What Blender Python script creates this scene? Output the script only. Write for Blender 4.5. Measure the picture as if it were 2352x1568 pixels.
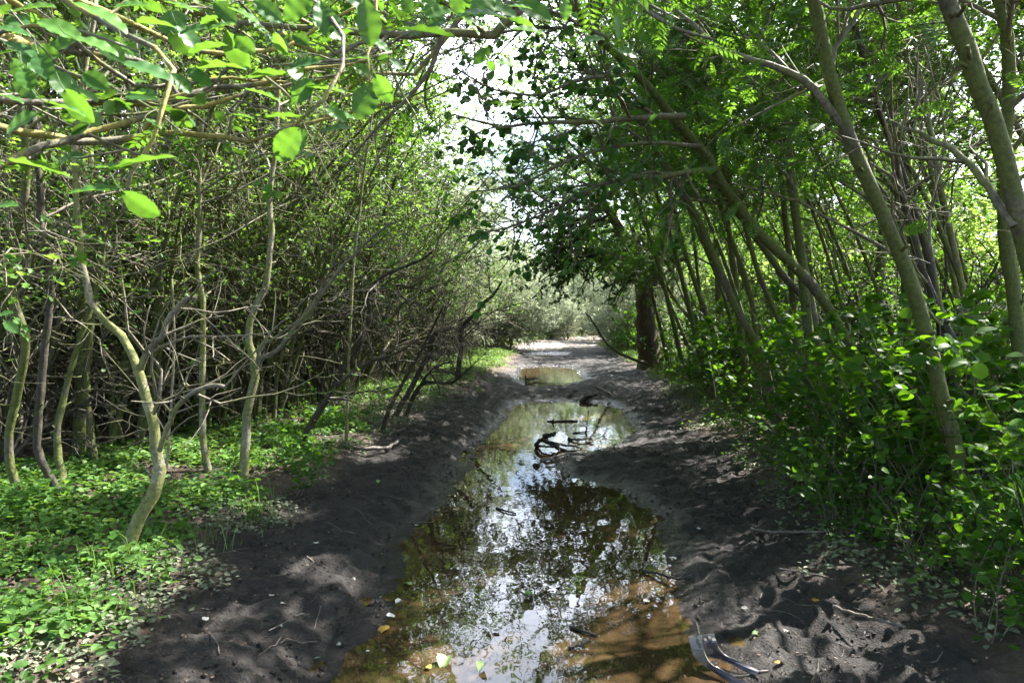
import bpy, math, numpy as np
from mathutils import Vector
for o in list(bpy.data.objects): bpy.data.objects.remove(o)
S = bpy.context.scene
R = math.radians
# ------------------------------------------------------------------ camera, sky, sun, exposure
CAMZ, F, HZ = 1.6, 1568.0, 725.0            # photo measured at 2352 x 1568
PITCH = math.atan((784 - HZ) / F)
cam = bpy.data.cameras.new('camera'); co = bpy.data.objects.new('camera', cam)
S.collection.objects.link(co); S.camera = co
cam.sensor_width = 36; cam.lens = 24.0; cam.clip_start = 0.05; cam.clip_end = 1000
co.location = (0, 0, CAMZ); co.rotation_euler = (R(90) - PITCH, 0, 0)
cam.dof.use_dof = True; cam.dof.focus_distance = 9.0; cam.dof.aperture_fstop = 9.0
SUN_EL, SUN_AZ = R(52), R(60)               # azimuth clockwise from +Y (ahead) towards +X (right)
w = bpy.data.worlds.new('World'); S.world = w; w.use_nodes = True
nt = w.node_tree; nt.nodes.clear()
bg = nt.nodes.new('ShaderNodeBackground'); out = nt.nodes.new('ShaderNodeOutputWorld')
sky = nt.nodes.new('ShaderNodeTexSky'); sky.sky_type = 'NISHITA'; sky.sun_disc = False
sky.sun_elevation = SUN_EL; sky.sun_rotation = SUN_AZ; sky.air_density = 1.0; sky.dust_density = 2.5; sky.ozone_density = 1.5
tc = nt.nodes.new('ShaderNodeTexCoord'); nz = nt.nodes.new('ShaderNodeTexNoise'); nz.inputs['Scale'].default_value = 2.2; nz.inputs['Detail'].default_value = 5
rp = nt.nodes.new('ShaderNodeValToRGB'); rp.color_ramp.elements[0].position = .36; rp.color_ramp.elements[1].position = .52
mx = nt.nodes.new('ShaderNodeMixRGB'); mx.inputs[2].default_value = (17, 18, 20.5, 1)
nt.links.new(tc.outputs['Generated'], nz.inputs['Vector']); nt.links.new(nz.outputs['Fac'], rp.inputs['Fac'])
sx = nt.nodes.new('ShaderNodeSeparateXYZ'); nt.links.new(tc.outputs['Generated'], sx.inputs[0])
mr = nt.nodes.new('ShaderNodeMapRange'); mr.inputs[1].default_value = .40; mr.inputs[2].default_value = .58; mr.inputs[3].default_value = 1; mr.inputs[4].default_value = .06
nt.links.new(sx.outputs['Z'], mr.inputs[0]); mu = nt.nodes.new('ShaderNodeMath'); mu.operation = 'MULTIPLY'; nt.links.new(rp.outputs['Color'], mu.inputs[0]); nt.links.new(mr.outputs[0], mu.inputs[1])
my = nt.nodes.new('ShaderNodeMapRange'); my.inputs[1].default_value = -.2; my.inputs[2].default_value = .93; my.inputs[3].default_value = .06; my.inputs[4].default_value = 1
nt.links.new(sx.outputs['Y'], my.inputs[0]); mv = nt.nodes.new('ShaderNodeMath'); mv.operation = 'MULTIPLY'; nt.links.new(mu.outputs[0], mv.inputs[0]); nt.links.new(my.outputs[0], mv.inputs[1])
nt.links.new(mv.outputs[0], mx.inputs[0]); nt.links.new(sky.outputs['Color'], mx.inputs[1])
nt.links.new(mx.outputs[0], bg.inputs['Color']); bg.inputs['Strength'].default_value = 0.07
nt.links.new(bg.outputs[0], out.inputs['Surface'])
sl = bpy.data.lights.new('sun', 'SUN'); sl.energy = 5.0; sl.angle = R(0.53); sl.color = (1, .955, .88)
so = bpy.data.objects.new('sun', sl); S.collection.objects.link(so)
sd = Vector((math.sin(SUN_AZ) * math.cos(SUN_EL), math.cos(SUN_AZ) * math.cos(SUN_EL), math.sin(SUN_EL)))
so.rotation_euler = (-sd).to_track_quat('-Z', 'Y').to_euler(); so.location = (20, 10, 40)
S.view_settings.view_transform = 'Standard'; S.view_settings.look = 'None'; S.view_settings.gamma = 1
S.view_settings.exposure = 2.85
S.render.engine = 'CYCLES'; c = S.cycles
c.max_bounces = 7; c.diffuse_bounces = 4; c.glossy_bounces = 3; c.transmission_bounces = 5; c.transparent_max_bounces = 4
c.caustics_reflective = False; c.caustics_refractive = False; c.use_denoising = True
c.use_adaptive_sampling = True; c.adaptive_threshold = 0.012; c.sample_clamp_indirect = 6
try: c.denoiser = 'OPENIMAGEDENOISE'
except Exception: pass
S.render.use_persistent_data = False

# ------------------------------------------------------------------ helpers
cP, sP = math.cos(PITCH), math.sin(PITCH)
KD = 1.0                                     # bank height correction of the measured distances
def W(px, py, Y):
    Y = Y * KD
    u, v = (px - 1176) / F, (784 - py) / F
    d = (u, cP + v * sP, -sP + v * cP); k = Y / d[1]
    return np.array([d[0] * k, Y, CAMZ + d[2] * k])
def G(px, py, z=0.0):
    u, v = (px - 1176) / F, (784 - py) / F
    d = (u, cP + v * sP, -sP + v * cP); k = (z - CAMZ) / d[2]
    return np.array([d[0] * k, d[1] * k, z])
def nrm(a):
    return a / np.maximum(np.linalg.norm(a, axis=-1, keepdims=True), 1e-9)
def hsh(i, j, s):
    n = (i.astype(np.int64) * 374761393 + j.astype(np.int64) * 668265263 + s * 982451653) & 0xffffffff
    n = ((n ^ (n >> 13)) * 1274126177) & 0xffffffff
    return ((n ^ (n >> 16)) & 0xffff) / 65535.0
def vnoise(x, y, s=0):
    xi, yi = np.floor(x), np.floor(y); fx, fy = x - xi, y - yi
    fx = fx * fx * (3 - 2 * fx); fy = fy * fy * (3 - 2 * fy)
    a, b, c_, d = hsh(xi, yi, s), hsh(xi + 1, yi, s), hsh(xi, yi + 1, s), hsh(xi + 1, yi + 1, s)
    return (a * (1 - fx) + b * fx) * (1 - fy) + (c_ * (1 - fx) + d * fx) * fy
def fbm(x, y, s=0, o=4):
    r, a, t = 0, .5, 0
    for k in range(o):
        r = r + a * vnoise(x * 2 ** k, y * 2 ** k, s + k * 17); t += a; a *= .5
    return r / t
def ss(a, b, x):
    t = np.clip((x - a) / (b - a), 0, 1); return t * t * (3 - 2 * t)

def meshobj(name, V, quads=None, tris=None, mat=None, parent=None, origin=None, smooth=False, var=None, attrs=None, polys=None):
    V = np.asarray(V, float)
    if origin is not None: V = V - np.asarray(origin)
    me = bpy.data.meshes.new(name)
    L, st, tot = [], [], 0
    for A in (quads, tris) + (tuple(polys) if polys else ()):
        if A is None or len(A) == 0: continue
        A = np.asarray(A, np.int32); n, k = A.shape
        L.append(A.ravel()); st.append(tot + np.arange(n) * k); tot += n * k
    L = np.concatenate(L); st = np.concatenate(st)
    me.vertices.add(len(V)); me.vertices.foreach_set('co', V.ravel().astype(np.float32))
    me.loops.add(len(L)); me.loops.foreach_set('vertex_index', L)
    me.polygons.add(len(st)); me.polygons.foreach_set('loop_start', st.astype(np.int32))
    me.polygons.foreach_set('use_smooth', np.full(len(st), smooth))
    if var is not None:
        a = me.attributes.new('var', 'FLOAT', 'POINT'); a.data.foreach_set('value', np.asarray(var, np.float32))
    for k_, v_ in (attrs or {}).items():
        a = me.attributes.new(k_, 'FLOAT', 'POINT'); a.data.foreach_set('value', np.asarray(v_, np.float32))
    me.update(calc_edges=True); me.validate()
    if mat: me.materials.append(mat)
    o = bpy.data.objects.new(name, me); S.collection.objects.link(o)
    if parent: o.parent = parent
    elif origin is not None: o.location = tuple(origin)
    return o
def tag(o, label=None, cat=None, group=None, kind=None):
    if label: o['label'] = label
    if cat: o['category'] = cat
    if group: o['group'] = group
    if kind: o['kind'] = kind
    return o
def thing(name, label, cat, loc, group=None):
    o = bpy.data.objects.new(name, None); S.collection.objects.link(o); o.location = tuple(float(v) for v in loc)
    o.empty_display_size = .1
    return tag(o, label, cat, group)
def dup(root, loc, rz, sc, label, group, lean=(0, 0)):
    r = root.copy(); S.collection.objects.link(r); r.location = loc
    r.rotation_euler = (lean[0], lean[1], rz); r.scale = (sc, sc, sc); r['label'] = label; r['group'] = group
    for ch in list(root.children):
        q = ch.copy(); S.collection.objects.link(q); q.parent = r
    return r

class MB:                       # mesh builder
    def __init__(s): s.V, s.Q, s.T, s.var, s.n = [], [], [], [], 0
    def add(s, V, Q=None, T=None, var=None):
        V = np.asarray(V, float).reshape(-1, 3)
        if Q is not None and len(Q): s.Q.append(np.asarray(Q) + s.n)
        if T is not None and len(T): s.T.append(np.asarray(T) + s.n)
        s.V.append(V); s.var.append(np.full(len(V), .5) if var is None else np.asarray(var, float)); s.n += len(V)
    def build(s, name, mat, parent=None, origin=None, smooth=False):
        return meshobj(name, np.concatenate(s.V), np.concatenate(s.Q) if s.Q else None, np.concatenate(s.T) if s.T else None,
                       mat, parent, origin, smooth, np.concatenate(s.var))
def tube(P, Rr, sides, rng=None, cap=False, rough=0.0):
    """P (K,N,3), Rr (K,N) -> verts, quads, tris"""
    K, N = P.shape[:2]
    T = nrm(np.gradient(P, axis=1))
    a = nrm(np.array([.31, .52, .21]) + (rng.normal(0, .3, (K, 1, 3)) if rng is not None else 0)) * np.ones((K, N, 3))
    mean = nrm(T.mean(axis=1, keepdims=True)); bad = np.abs((a * mean).sum(-1, keepdims=True)) > .85
    a = np.where(bad, np.array([-.7, .1, .7]), a)
    B = nrm(np.cross(T, a)); Nn = np.cross(B, T)
    th = np.arange(sides) * 2 * math.pi / sides
    rad = Rr[..., None] * np.ones(sides)
    if rough and rng is not None:
        rad = rad * (1 + rough * rng.normal(0, 1, rad.shape))
    V = P[:, :, None, :] + rad[..., None] * (np.cos(th)[:, None] * B[:, :, None, :] + np.sin(th)[:, None] * Nn[:, :, None, :])
    k, i, j = np.meshgrid(np.arange(K), np.arange(N - 1), np.arange(sides), indexing='ij')
    b = (k * N + i) * sides; j2 = (j + 1) % sides
    Q = np.stack([b + j, b + j2, b + sides + j2, b + sides + j], -1).reshape(-1, 4)
    V = V.reshape(-1, 3); Tt = None
    if cap:
        c0 = len(V); V = np.concatenate([V, P[:, -1]])
        kk, jj = np.meshgrid(np.arange(K), np.arange(sides), indexing='ij'); e = (kk * N + N - 1) * sides
        Tt = np.stack([e + jj, e + (jj + 1) % sides, c0 + kk], -1).reshape(-1, 3)
    return V, Q, Tt
def spline(pts, n, rad=None):
    pts = np.asarray(pts, float); m = len(pts)
    d = np.concatenate([[0], np.cumsum(np.linalg.norm(np.diff(pts, axis=0), axis=1))]); d /= d[-1]
    tan = np.gradient(pts, d, axis=0); t = np.linspace(0, 1, n)
    i = np.clip(np.searchsorted(d, t, side='right') - 1, 0, m - 2); h = (d[i + 1] - d[i])[:, None]; s = ((t - d[i]) / h[:, 0])[:, None]
    P = (2 * s**3 - 3 * s**2 + 1) * pts[i] + (s**3 - 2 * s**2 + s) * h * tan[i] + (-2 * s**3 + 3 * s**2) * pts[i + 1] + (s**3 - s**2) * h * tan[i + 1]
    if rad is None: return P
    return P, np.interp(t, d, rad)
def walk(rng, p0, d0, L, r0, npts, wig, grav, tip=.25):
    K = len(p0); P = np.zeros((K, npts, 3)); P[:, 0] = p0; d = nrm(d0); st = (L / (npts - 1))[:, None]
    for i in range(1, npts):
        P[:, i] = P[:, i - 1] + d * st
        d = nrm(d + rng.normal(0, wig, (K, 3)) + np.asarray(grav))
    Rr = r0[:, None] * np.linspace(1, tip, npts)[None]
    return P, Rr
def kids(rng, P, Rr, n, t, L, ang, npts=5, wig=.18, grav=(0, 0, 0), rf=.6, tip=.25, bias=None, rmin=.0012, rmax=9):
    K, N = P.shape[:2]
    ln = np.linalg.norm(np.diff(P, axis=1), axis=2).sum(1); k = rng.choice(K, n, p=ln / ln.sum())
    tt = rng.uniform(t[0], t[1], n) * (N - 1); i = np.clip(tt.astype(int), 0, N - 2); f = (tt - i)[:, None]
    p0 = P[k, i] * (1 - f) + P[k, i + 1] * f; T = nrm(P[k, i + 1] - P[k, i]); r = Rr[k, i]
    perp = rng.normal(0, 1, (n, 3))
    if bias is not None: perp = perp + np.asarray(bias)
    perp = nrm(perp - (perp * T).sum(1, keepdims=True) * T)
    a = rng.uniform(R(ang[0]), R(ang[1]), n)[:, None]
    return walk(rng, p0, np.cos(a) * T + np.sin(a) * perp, rng.uniform(L[0], L[1], n), np.clip(r * rf, rmin, rmax), npts, wig, grav, tip)

# leaf templates: verts (m,3) x along the leaf, y across, z normal
RIB = {}
def grid_leaf(ns, wmax, serr=0, curl=.12, fold=.1, peak=.45, across=2):
    s = np.linspace(0, 1, ns); V, Q = [], []
    for i, u in enumerate(s):
        wd = wmax * (math.sin(math.pi * u ** (math.log(.5) / math.log(peak))) ** .62 if 0 < u < 1 else 0.012)
        if serr and 0 < i < ns - 1: wd *= 1 + (serr if i % 2 else -serr)
        for j in range(-across, across + 1):
            q = j / across
            V.append((u, q * wd, fold * abs(q) ** 1.0 * wd * 2 - curl * u * u + .02 * math.sin(u * 23) * abs(q) * (serr > 0)))
    m = 2 * across + 1
    for i in range(ns - 1):
        for j in range(m - 1): Q.append((i * m + j, (i + 1) * m + j, (i + 1) * m + j + 1, i * m + j + 1))
    return np.array(V), np.array(Q), None
T_BIG = grid_leaf(19, .31, .035, .16, .12, .52, 3)
RIB[id(T_BIG[0])] = np.array([(.30 if j == 0 else (-.10 if i % 3 == 0 else .05)) for i in range(19) for j in range(-3, 4)])
T_ROUND = grid_leaf(8, .40, 0, .14, .10, .50, 1)
T_OVAL = (np.array([(0, 0, 0), (1, 0, -.08), (.3, -.3, .07), (.72, -.25, .03), (.3, .3, .07), (.72, .25, .03)]),
          np.array([(0, 2, 3, 1), (0, 1, 5, 4)]), None)
T_RH = (np.array([(0, 0, 0), (.45, -.33, .07), (1, 0, -.06), (.45, .33, .07)]), None, np.array([(0, 1, 2), (0, 2, 3)]))
T_NAR = (np.array([(0, 0, 0), (.4, -.075, .02), (1, 0, -.1), (.4, .075, .02)]), None, np.array([(0, 1, 2), (0, 2, 3)]))
def pinnate(npair=6):
    V, T = [], []
    def leaflet(bx, sgn, L, wd):
        b = np.array((bx, 0, -.12 * bx * bx)); a = R(62) * sgn; d = np.array((math.cos(a), math.sin(a), -.16)); p = np.array((-math.sin(a), math.cos(a), 0))
        n = len(V); V.extend([b, b + d * L * .45 + p * wd + (0, 0, .015), b + d * L, b + d * L * .45 - p * wd]); T.extend([(n, n + 1, n + 2), (n, n + 2, n + 3)])
    for i in range(npair):
        u = .22 + .68 * i / (npair - 1); L = .30 * (1 - .55 * abs(i / (npair - 1) - .45))
        leaflet(u, 1, L, .052); leaflet(u + .015, -1, L, .052)
    leaflet(.93, 0, .24, .05)
    n = len(V); V.extend([(0, 0, 0), (.5, .008, -.03), (.95, 0, -.11), (.5, -.008, -.03)]); T.extend([(n, n + 1, n + 2), (n, n + 2, n + 3)])
    return np.array(V, float), None, np.array(T)
T_PIN = pinnate()
T_LOBE = (np.array([(0, 0, 0), (.35, -.42, .06), (.48, -.17, 0), (.8, -.3, .03), (1, 0, -.07), (.8, .3, .03), (.48, .17, 0), (.35, .42, .06)]), None,
          np.array([(0, 1, 2), (0, 2, 6), (0, 6, 7), (2, 3, 4), (2, 4, 6), (6, 4, 5)]))
def leaves(mb, tpl, pos, D, Nn, size, rng, var=None):
    V, Q, T = tpl; n, m = len(pos), len(V)
    D = nrm(D); B = nrm(np.cross(Nn, D)); Nn = np.cross(D, B)
    size = np.asarray(size)[:, None, None] if np.ndim(size) else size
    P = pos[:, None] + size * (V[None, :, 0:1] * D[:, None] + V[None, :, 1:2] * B[:, None] + V[None, :, 2:3] * Nn[:, None])
    off = (np.arange(n) * m)[:, None, None]
    v = rng.uniform(0, 1, n) if var is None else var
    mb.add(P.reshape(-1, 3), (Q[None] + off).reshape(-1, 4) if Q is not None else None, (T[None] + off).reshape(-1, 3) if T is not None else None, np.clip(np.repeat(v, m) + np.tile(RIB[id(V)], n), 0, 1) if id(V) in RIB else np.repeat(v, m))
def on_twigs(rng, P, n, t0=.15, tilt=.45, droop=.15, fwd=.5):
    K, N = P.shape[:2]; k = rng.integers(0, K, n); tt = rng.uniform(t0, 1, n) ** .8 * (N - 1) * .999; i = tt.astype(int); f = (tt - i)[:, None]
    pos = P[k, i] * (1 - f) + P[k, i + 1] * f; T = nrm(P[k, i + 1] - P[k, i])
    side = nrm(np.cross(T, np.array([0, 0, 1.0])) + rng.normal(0, .2, (n, 3))) * rng.choice([-1, 1], n)[:, None]
    D = T * fwd + side * .8 + rng.normal(0, .25, (n, 3)); D[:, 2] -= droop
    Nn = np.array([0, 0, 1.0]) + rng.normal(0, tilt, (n, 3))
    return pos, D, Nn

# ------------------------------------------------------------------ materials
def newmat(name):
    m = bpy.data.materials.new(name); m.use_nodes = True; t = m.node_tree; t.nodes.clear()
    return m, t, t.nodes.new('ShaderNodeOutputMaterial')
def ramp(t, fac, stops):
    r = t.nodes.new('ShaderNodeValToRGB'); e = r.color_ramp.elements
    while len(e) < len(stops): e.new(.5)
    for k, (p, col) in enumerate(stops): e[k].position = p; e[k].color = (*col, 1)
    t.links.new(fac, r.inputs['Fac']); return r.outputs['Color']
def noise(t, scale, detail=4, vec=None, rough=.55, out_='Fac'):
    n = t.nodes.new('ShaderNodeTexNoise'); n.inputs['Scale'].default_value = scale; n.inputs['Detail'].default_value = detail; n.inputs['Roughness'].default_value = rough
    if vec is not None: t.links.new(vec, n.inputs['Vector'])
    return n.outputs[out_]
def leafmat(name, dark, light, trans, tf=.42, rough=.42, back=None, spec=.5):
    m, t, o = newmat(name)
    at = t.nodes.new('ShaderNodeAttribute'); at.attribute_name = 'var'
    col = ramp(t, at.outputs['Fac'], [(0, dark), (.55, tuple((a + b) / 2 for a, b in zip(dark, light))), (1, light)])
    if back:
        g = t.nodes.new('ShaderNodeNewGeometry'); mxx = t.nodes.new('ShaderNodeMixRGB'); t.links.new(g.outputs['Backfacing'], mxx.inputs[0])
        t.links.new(col, mxx.inputs[1]); mxx.inputs[2].default_value = (*back, 1); col = mxx.outputs[0]
    p = t.nodes.new('ShaderNodeBsdfPrincipled'); t.links.new(col, p.inputs['Base Color']); p.inputs['Roughness'].default_value = rough
    p.inputs['Specular IOR Level'].default_value = spec * .6
    tr = t.nodes.new('ShaderNodeBsdfTranslucent'); tcn = ramp(t, at.outputs['Fac'], [(0, tuple(v * .75 for v in trans)), (1, trans)]); t.links.new(tcn, tr.inputs['Color'])
    mix = t.nodes.new('ShaderNodeMixShader'); mix.inputs[0].default_value = tf
    t.links.new(p.outputs[0], mix.inputs[1]); t.links.new(tr.outputs[0], mix.inputs[2]); t.links.new(mix.outputs[0], o.inputs['Surface'])
    return m
M = {}
M['big'] = leafmat('broad_leaf', (.035, .105, .030), (.075, .175, .028), (.17, .37, .03), .38, .40, back=(.09, .17, .06))
M['lime'] = leafmat('lime_leaf', (.035, .105, .018), (.085, .185, .03), (.25, .46, .045), .44, .5)
M['rowan'] = leafmat('rowan_leaf', (.025, .085, .015), (.065, .145, .025), (.20, .42, .03), .42, .45, back=(.08, .15, .06))
M['alder'] = leafmat('alder_leaf', (.022, .075, .010), (.06, .145, .015), (.18, .40, .012), .42, .50)
M['darkl'] = leafmat('dark_leaf', (.02, .065, .016), (.055, .13, .028), (.12, .32, .03), .40, .36)  # alder green darkened in the colour, as leaves look against bright sky
M['herb'] = leafmat('herb_leaf', (.045, .12, .022), (.11, .215, .045), (.24, .42, .05), .33, .55)
M['dusty'] = leafmat('dusty_leaf', (.12, .14, .09), (.22, .24, .16), (.15, .2, .08), .2, .7)
M['grass'] = leafmat('grass_blade', (.06, .13, .025), (.15, .26, .06), (.30, .45, .08), .35, .5)
M['silver'] = leafmat('silver_leaf', (.26, .31, .22), (.50, .53, .43), (.36, .42, .24), .3, .55)
M['yew'] = leafmat('needle', (.04, .08, .03), (.10, .17, .07), (.15, .28, .07), .35, .5)
M['far'] = leafmat('far_leaf', (.07, .15, .03), (.18, .29, .07), (.40, .58, .10), .45, .55)
M['pale'] = leafmat('pale_fallen_leaf', (.33, .32, .29), (.62, .61, .58), (.4, .4, .3), .15, .7)
M['yellowl'] = leafmat('yellow_fallen_leaf', (.35, .2, .04), (.5, .38, .08), (.4, .25, .05), .2, .6)
M['greenfall'] = leafmat('green_fallen_leaf', (.16, .26, .08), (.24, .36, .14), (.2, .3, .1), .2, .5)
M['litter'] = leafmat('dry_litter', (.045, .028, .02), (.20, .14, .10), (.1, .06, .03), .12, .75)

def barkmat(name, base, light, moss, mossamt, bump=.5, sc=1.0):
    m, t, o = newmat(name); tcn = t.nodes.new('ShaderNodeTexCoord'); mp = t.nodes.new('ShaderNodeMapping')
    mp.inputs['Scale'].default_value = (14 * sc, 14 * sc, 5 * sc); t.links.new(tcn.outputs['Object'], mp.inputs['Vector'])
    n1 = noise(t, 1.5, 6, mp.outputs[0], .65); col = ramp(t, n1, [(.32, base), (.68, light)])
    n2 = noise(t, 3.2, 5, tcn.outputs['Object'], .6); f = ramp(t, n2, [(.64 - mossamt * .35, (0, 0, 0)), (.67 - mossamt * .30, (1, 1, 1))])
    mxx = t.nodes.new('ShaderNodeMixRGB'); t.links.new(f, mxx.inputs[0]); t.links.new(col, mxx.inputs[1]); mxx.inputs[2].default_value = (*moss, 1)
    n3 = noise(t, 45 * sc, 3, tcn.outputs['Object'], .6); mm = t.nodes.new('ShaderNodeMixRGB'); mm.blend_type = 'MULTIPLY'; mm.inputs[0].default_value = .85
    t.links.new(mxx.outputs[0], mm.inputs[1]); t.links.new(ramp(t, n3, [(.3, (.45, .45, .45)), (.6, (1.1, 1.1, 1.1))]), mm.inputs[2])
    p = t.nodes.new('ShaderNodeBsdfPrincipled'); t.links.new(mm.outputs[0], p.inputs['Base Color']); p.inputs['Roughness'].default_value = .8
    b = t.nodes.new('ShaderNodeBump'); b.inputs['Strength'].default_value = bump; b.inputs['Distance'].default_value = .012
    ad = t.nodes.new('ShaderNodeMath'); ad.operation = 'ADD'; t.links.new(n1, ad.inputs[0]); t.links.new(n3, ad.inputs[1])
    t.links.new(ad.outputs[0], b.inputs['Height']); t.links.new(b.outputs[0], p.inputs['Normal']); t.links.new(p.outputs[0], o.inputs['Surface'])
    return m
M['bark'] = barkmat('mossy_bark', (.055, .047, .033), (.135, .125, .075), (.085, .10, .022), .66)
M['barkpale'] = barkmat('pale_bark', (.11, .10, .07), (.28, .265, .18), (.15, .16, .05), .54)
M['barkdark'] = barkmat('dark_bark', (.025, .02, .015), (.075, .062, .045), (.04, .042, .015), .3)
M['barkyew'] = barkmat('yew_bark', (.06, .04, .03), (.17, .12, .09), (.06, .05, .03), .1, 1.0, .7)
M['twig'] = barkmat('grey_twig', (.09, .078, .058), (.21, .19, .14), (.16, .16, .07), .35, .2)
M['lichen'] = barkmat('lichen_branch', (.10, .088, .062), (.22, .2, .15), (.27, .23, .06), .55, .4)
M['wet'] = barkmat('wet_wood', (.012, .010, .009), (.035, .03, .027), (.02, .018, .014), .2, .4)
M['wood'] = barkmat('stick_wood', (.08, .065, .055), (.2, .17, .15), (.1, .08, .06), .2, .4)

# ------------------------------------------------------------------ ground plan
PUD1 = [G(*p)[:2] for p in [(560, 2300), (680, 1800), (770, 1568), (800, 1500), (880, 1440), (905, 1390), (925, 1300), (915, 1265), (935, 1240), (985, 1190), (1035, 1150), (1060, 1100), (1090, 1060), (1095, 1030), (1130, 1000), (1165, 960), (1190, 930), (1230, 921), (1300, 923), (1370, 925), (1420, 938), (1440, 965), (1450, 990), (1430, 1010), (1390, 1028), (1320, 1042), (1275, 1055), (1262, 1080), (1300, 1098), (1370, 1112), (1420, 1130), (1470, 1160), (1510, 1200), (1530, 1250), (1545, 1310), (1552, 1380), (1580, 1430), (1600, 1480), (1640, 1530), (1740, 1600), (1900, 1800), (2100, 2300)]]
PUD2 = [G(*p)[:2] for p in [(1194, 845), (1222, 842), (1252, 841), (1306, 843), (1322, 852), (1337, 873), (1306, 881), (1248, 889), (1211, 886), (1196, 869)]]
PUD3 = [G(*p)[:2] for p in [(1214, 815), (1250, 812), (1296, 812), (1288, 819), (1252, 823), (1218, 820)]]
LE = np.array([(.3, -1.7), (2.98, -1.61), (3.72, -1.65), (4.36, -1.71), (5.28, -1.64), (6.35, -1.52), (7.7, -1.46), (9.84, -1.36), (11.7, -1.09), (16.2, -.58), (20, 0), (26, .24), (33, .1), (42, 2.2), (50, 5.5), (60, 10)])
RE = np.array([(.3, 1.8), (2.98, 1.84), (3.5, 1.91), (4.08, 1.88), (4.97, 1.98), (6.2, 2.15), (7.96, 2.36), (11.15, 2.73), (14.3, 3.05), (18.6, 3.37), (23.9, 3.72), (33.4, 4.1), (42, 6.2), (50, 9.5), (60, 14)])
def le(y): return np.interp(y, LE[:, 0], LE[:, 1])
def re_(y): return np.interp(y, RE[:, 0], RE[:, 1])
def sdf(x, y, poly):
    poly = np.asarray(poly); d = np.full(x.shape, 1e9); ins = np.zeros(x.shape, bool)
    for a, b in zip(poly, np.roll(poly, -1, 0)):
        e = b - a; t = np.clip(((x - a[0]) * e[0] + (y - a[1]) * e[1]) / (e @ e), 0, 1)
        d = np.minimum(d, np.hypot(x - a[0] - t * e[0], y - a[1] - t * e[1]))
        cnd = ((a[1] > y) != (b[1] > y)) & (x < (b[0] - a[0]) * (y - a[1]) / (b[1] - a[1] + 1e-12) + a[0]); ins ^= cnd
    return np.where(ins, -d, d)
def pud(x, y):
    return np.minimum(np.minimum(sdf(x, y, PUD1), sdf(x, y, PUD2)), sdf(x, y, PUD3))
def mudd(x, y):             # > 0 outside the mud track (metres), < 0 inside
    return np.maximum(le(y) - x, x - re_(y)) + (fbm(x * 1.7, y * 1.7, 5) - .5) * .7 + (fbm(x * 7, y * 7, 9) - .5) * .2
def worley(x, y, s):
    xi, yi = np.floor(x), np.floor(y); d = np.full(np.shape(x), 9.0)
    for a in (-1, 0, 1):
        for b in (-1, 0, 1):
            cx, cy = xi + a, yi + b; d = np.minimum(d, np.hypot(cx + .15 + .7 * hsh(cx, cy, s) - x, cy + .15 + .7 * hsh(cx, cy, s + 5) - y))
    return d
def height(x, y):
    x = np.asarray(x, float); y = np.asarray(y, float)
    dp = pud(x, y); dp = dp + ((fbm(x * 5, y * 5, 3) - .5) * .16 + (fbm(x * 22, y * 22, 4) - .5) * .05) * np.clip(1 - np.abs(dp) / .5, 0, 1)
    dm = mudd(x, y)
    lft = ss(.3, -.3, x - (le(y) + re_(y)) / 2) * ss(14, 11, y)
    out_ = .014 * (1 - np.exp(-np.clip(dp, 0, 9) / .09)) + (fbm(x * 13, y * 13, 14) - .55) * .022 * np.exp(-np.abs(dp) / .13) + (.10 + .07 * lft) * (1 - np.exp(-np.clip(dp - .06 - .10 * lft, 0, 9) / (.42 - .22 * lft)))
    inn = -.05 * ss(0, .35, -dp)
    z = np.where(dp > 0, out_, inn)
    z = z + .10 * ss(-.3, .6, dm) + .12 * ss(.5, 4, dm)
    dry = ss(-.02, .25, dp)
    z = z + dry * ((fbm(x * 1.3, y * 1.3, 21) - .5) * .10 + (fbm(x * 5, y * 5, 31) - .5) * .045 + (fbm(x * 17, y * 17, 41, 3) - .5) * .024)
    w1 = worley(x * 3.1 + fbm(x * 3, y * 3, 8) * .8, y * 3.1, 11); w2 = worley(x * 8, y * 8, 12); md = ss(.3, -.2, dm)
    z = z + dry * md * (-.026 * ss(.36, .14, w1) + .012 * np.exp(-((w1 - .42) / .08) ** 2) - .010 * ss(.4, .1, w2))
    z = z - dry * .012 * (np.abs(fbm(x * 9, y * 9, 51, 3) - .5) < .03)
    rut = np.exp(-((x - (le(y) + re_(y)) / 2 + .95) / .2) ** 2) * ss(.15, .6, dp); z = z - rut * .04
    far = ss(24, 34, y); z = z + far * .16 * (fbm(x * .9, y * .5, 61) - .35)
    return z
def gz(x, y): return float(height(np.array([x]), np.array([y]))[0])
def GG(px, py):
    z = 0.05
    for _ in range(6): p = G(px, py, z); z = gz(p[0], p[1])
    return G(px, py, z)

ys = [-6.0, -3, -1, 0, .6, 1.1, 1.5]
while ys[-1] < 62: ys.append(ys[-1] + max(.022, ys[-1] * .0085))
ys += [70, 85, 110, 150, 220, 320, 450]
xs = np.arange(-2.6, 3.6, .035); o1 = [xs[-1]]; o2 = [xs[0]]
while o1[-1] < 400: o1.append(o1[-1] + max(.05, (o1[-1] - 3.4) * .12))
while o2[-1] > -400: o2.append(o2[-1] - max(.05, (-o2[-1] - 2.5) * .12))
xs = np.concatenate([o2[:0:-1], xs, o1[1:]]); ys = np.array(ys)
X, Y = np.meshgrid(xs, ys); nx, ny = len(xs), len(ys)
Z = height(X, Y); dm = mudd(X, Y); dp = pud(X, Y)
Vg = np.stack([X, Y, Z], -1).reshape(-1, 3)
i, j = np.meshgrid(np.arange(ny - 1), np.arange(nx - 1), indexing='ij'); b = i * nx + j
Qg = np.stack([b, b + 1, b + nx + 1, b + nx], -1).reshape(-1, 4)
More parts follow.
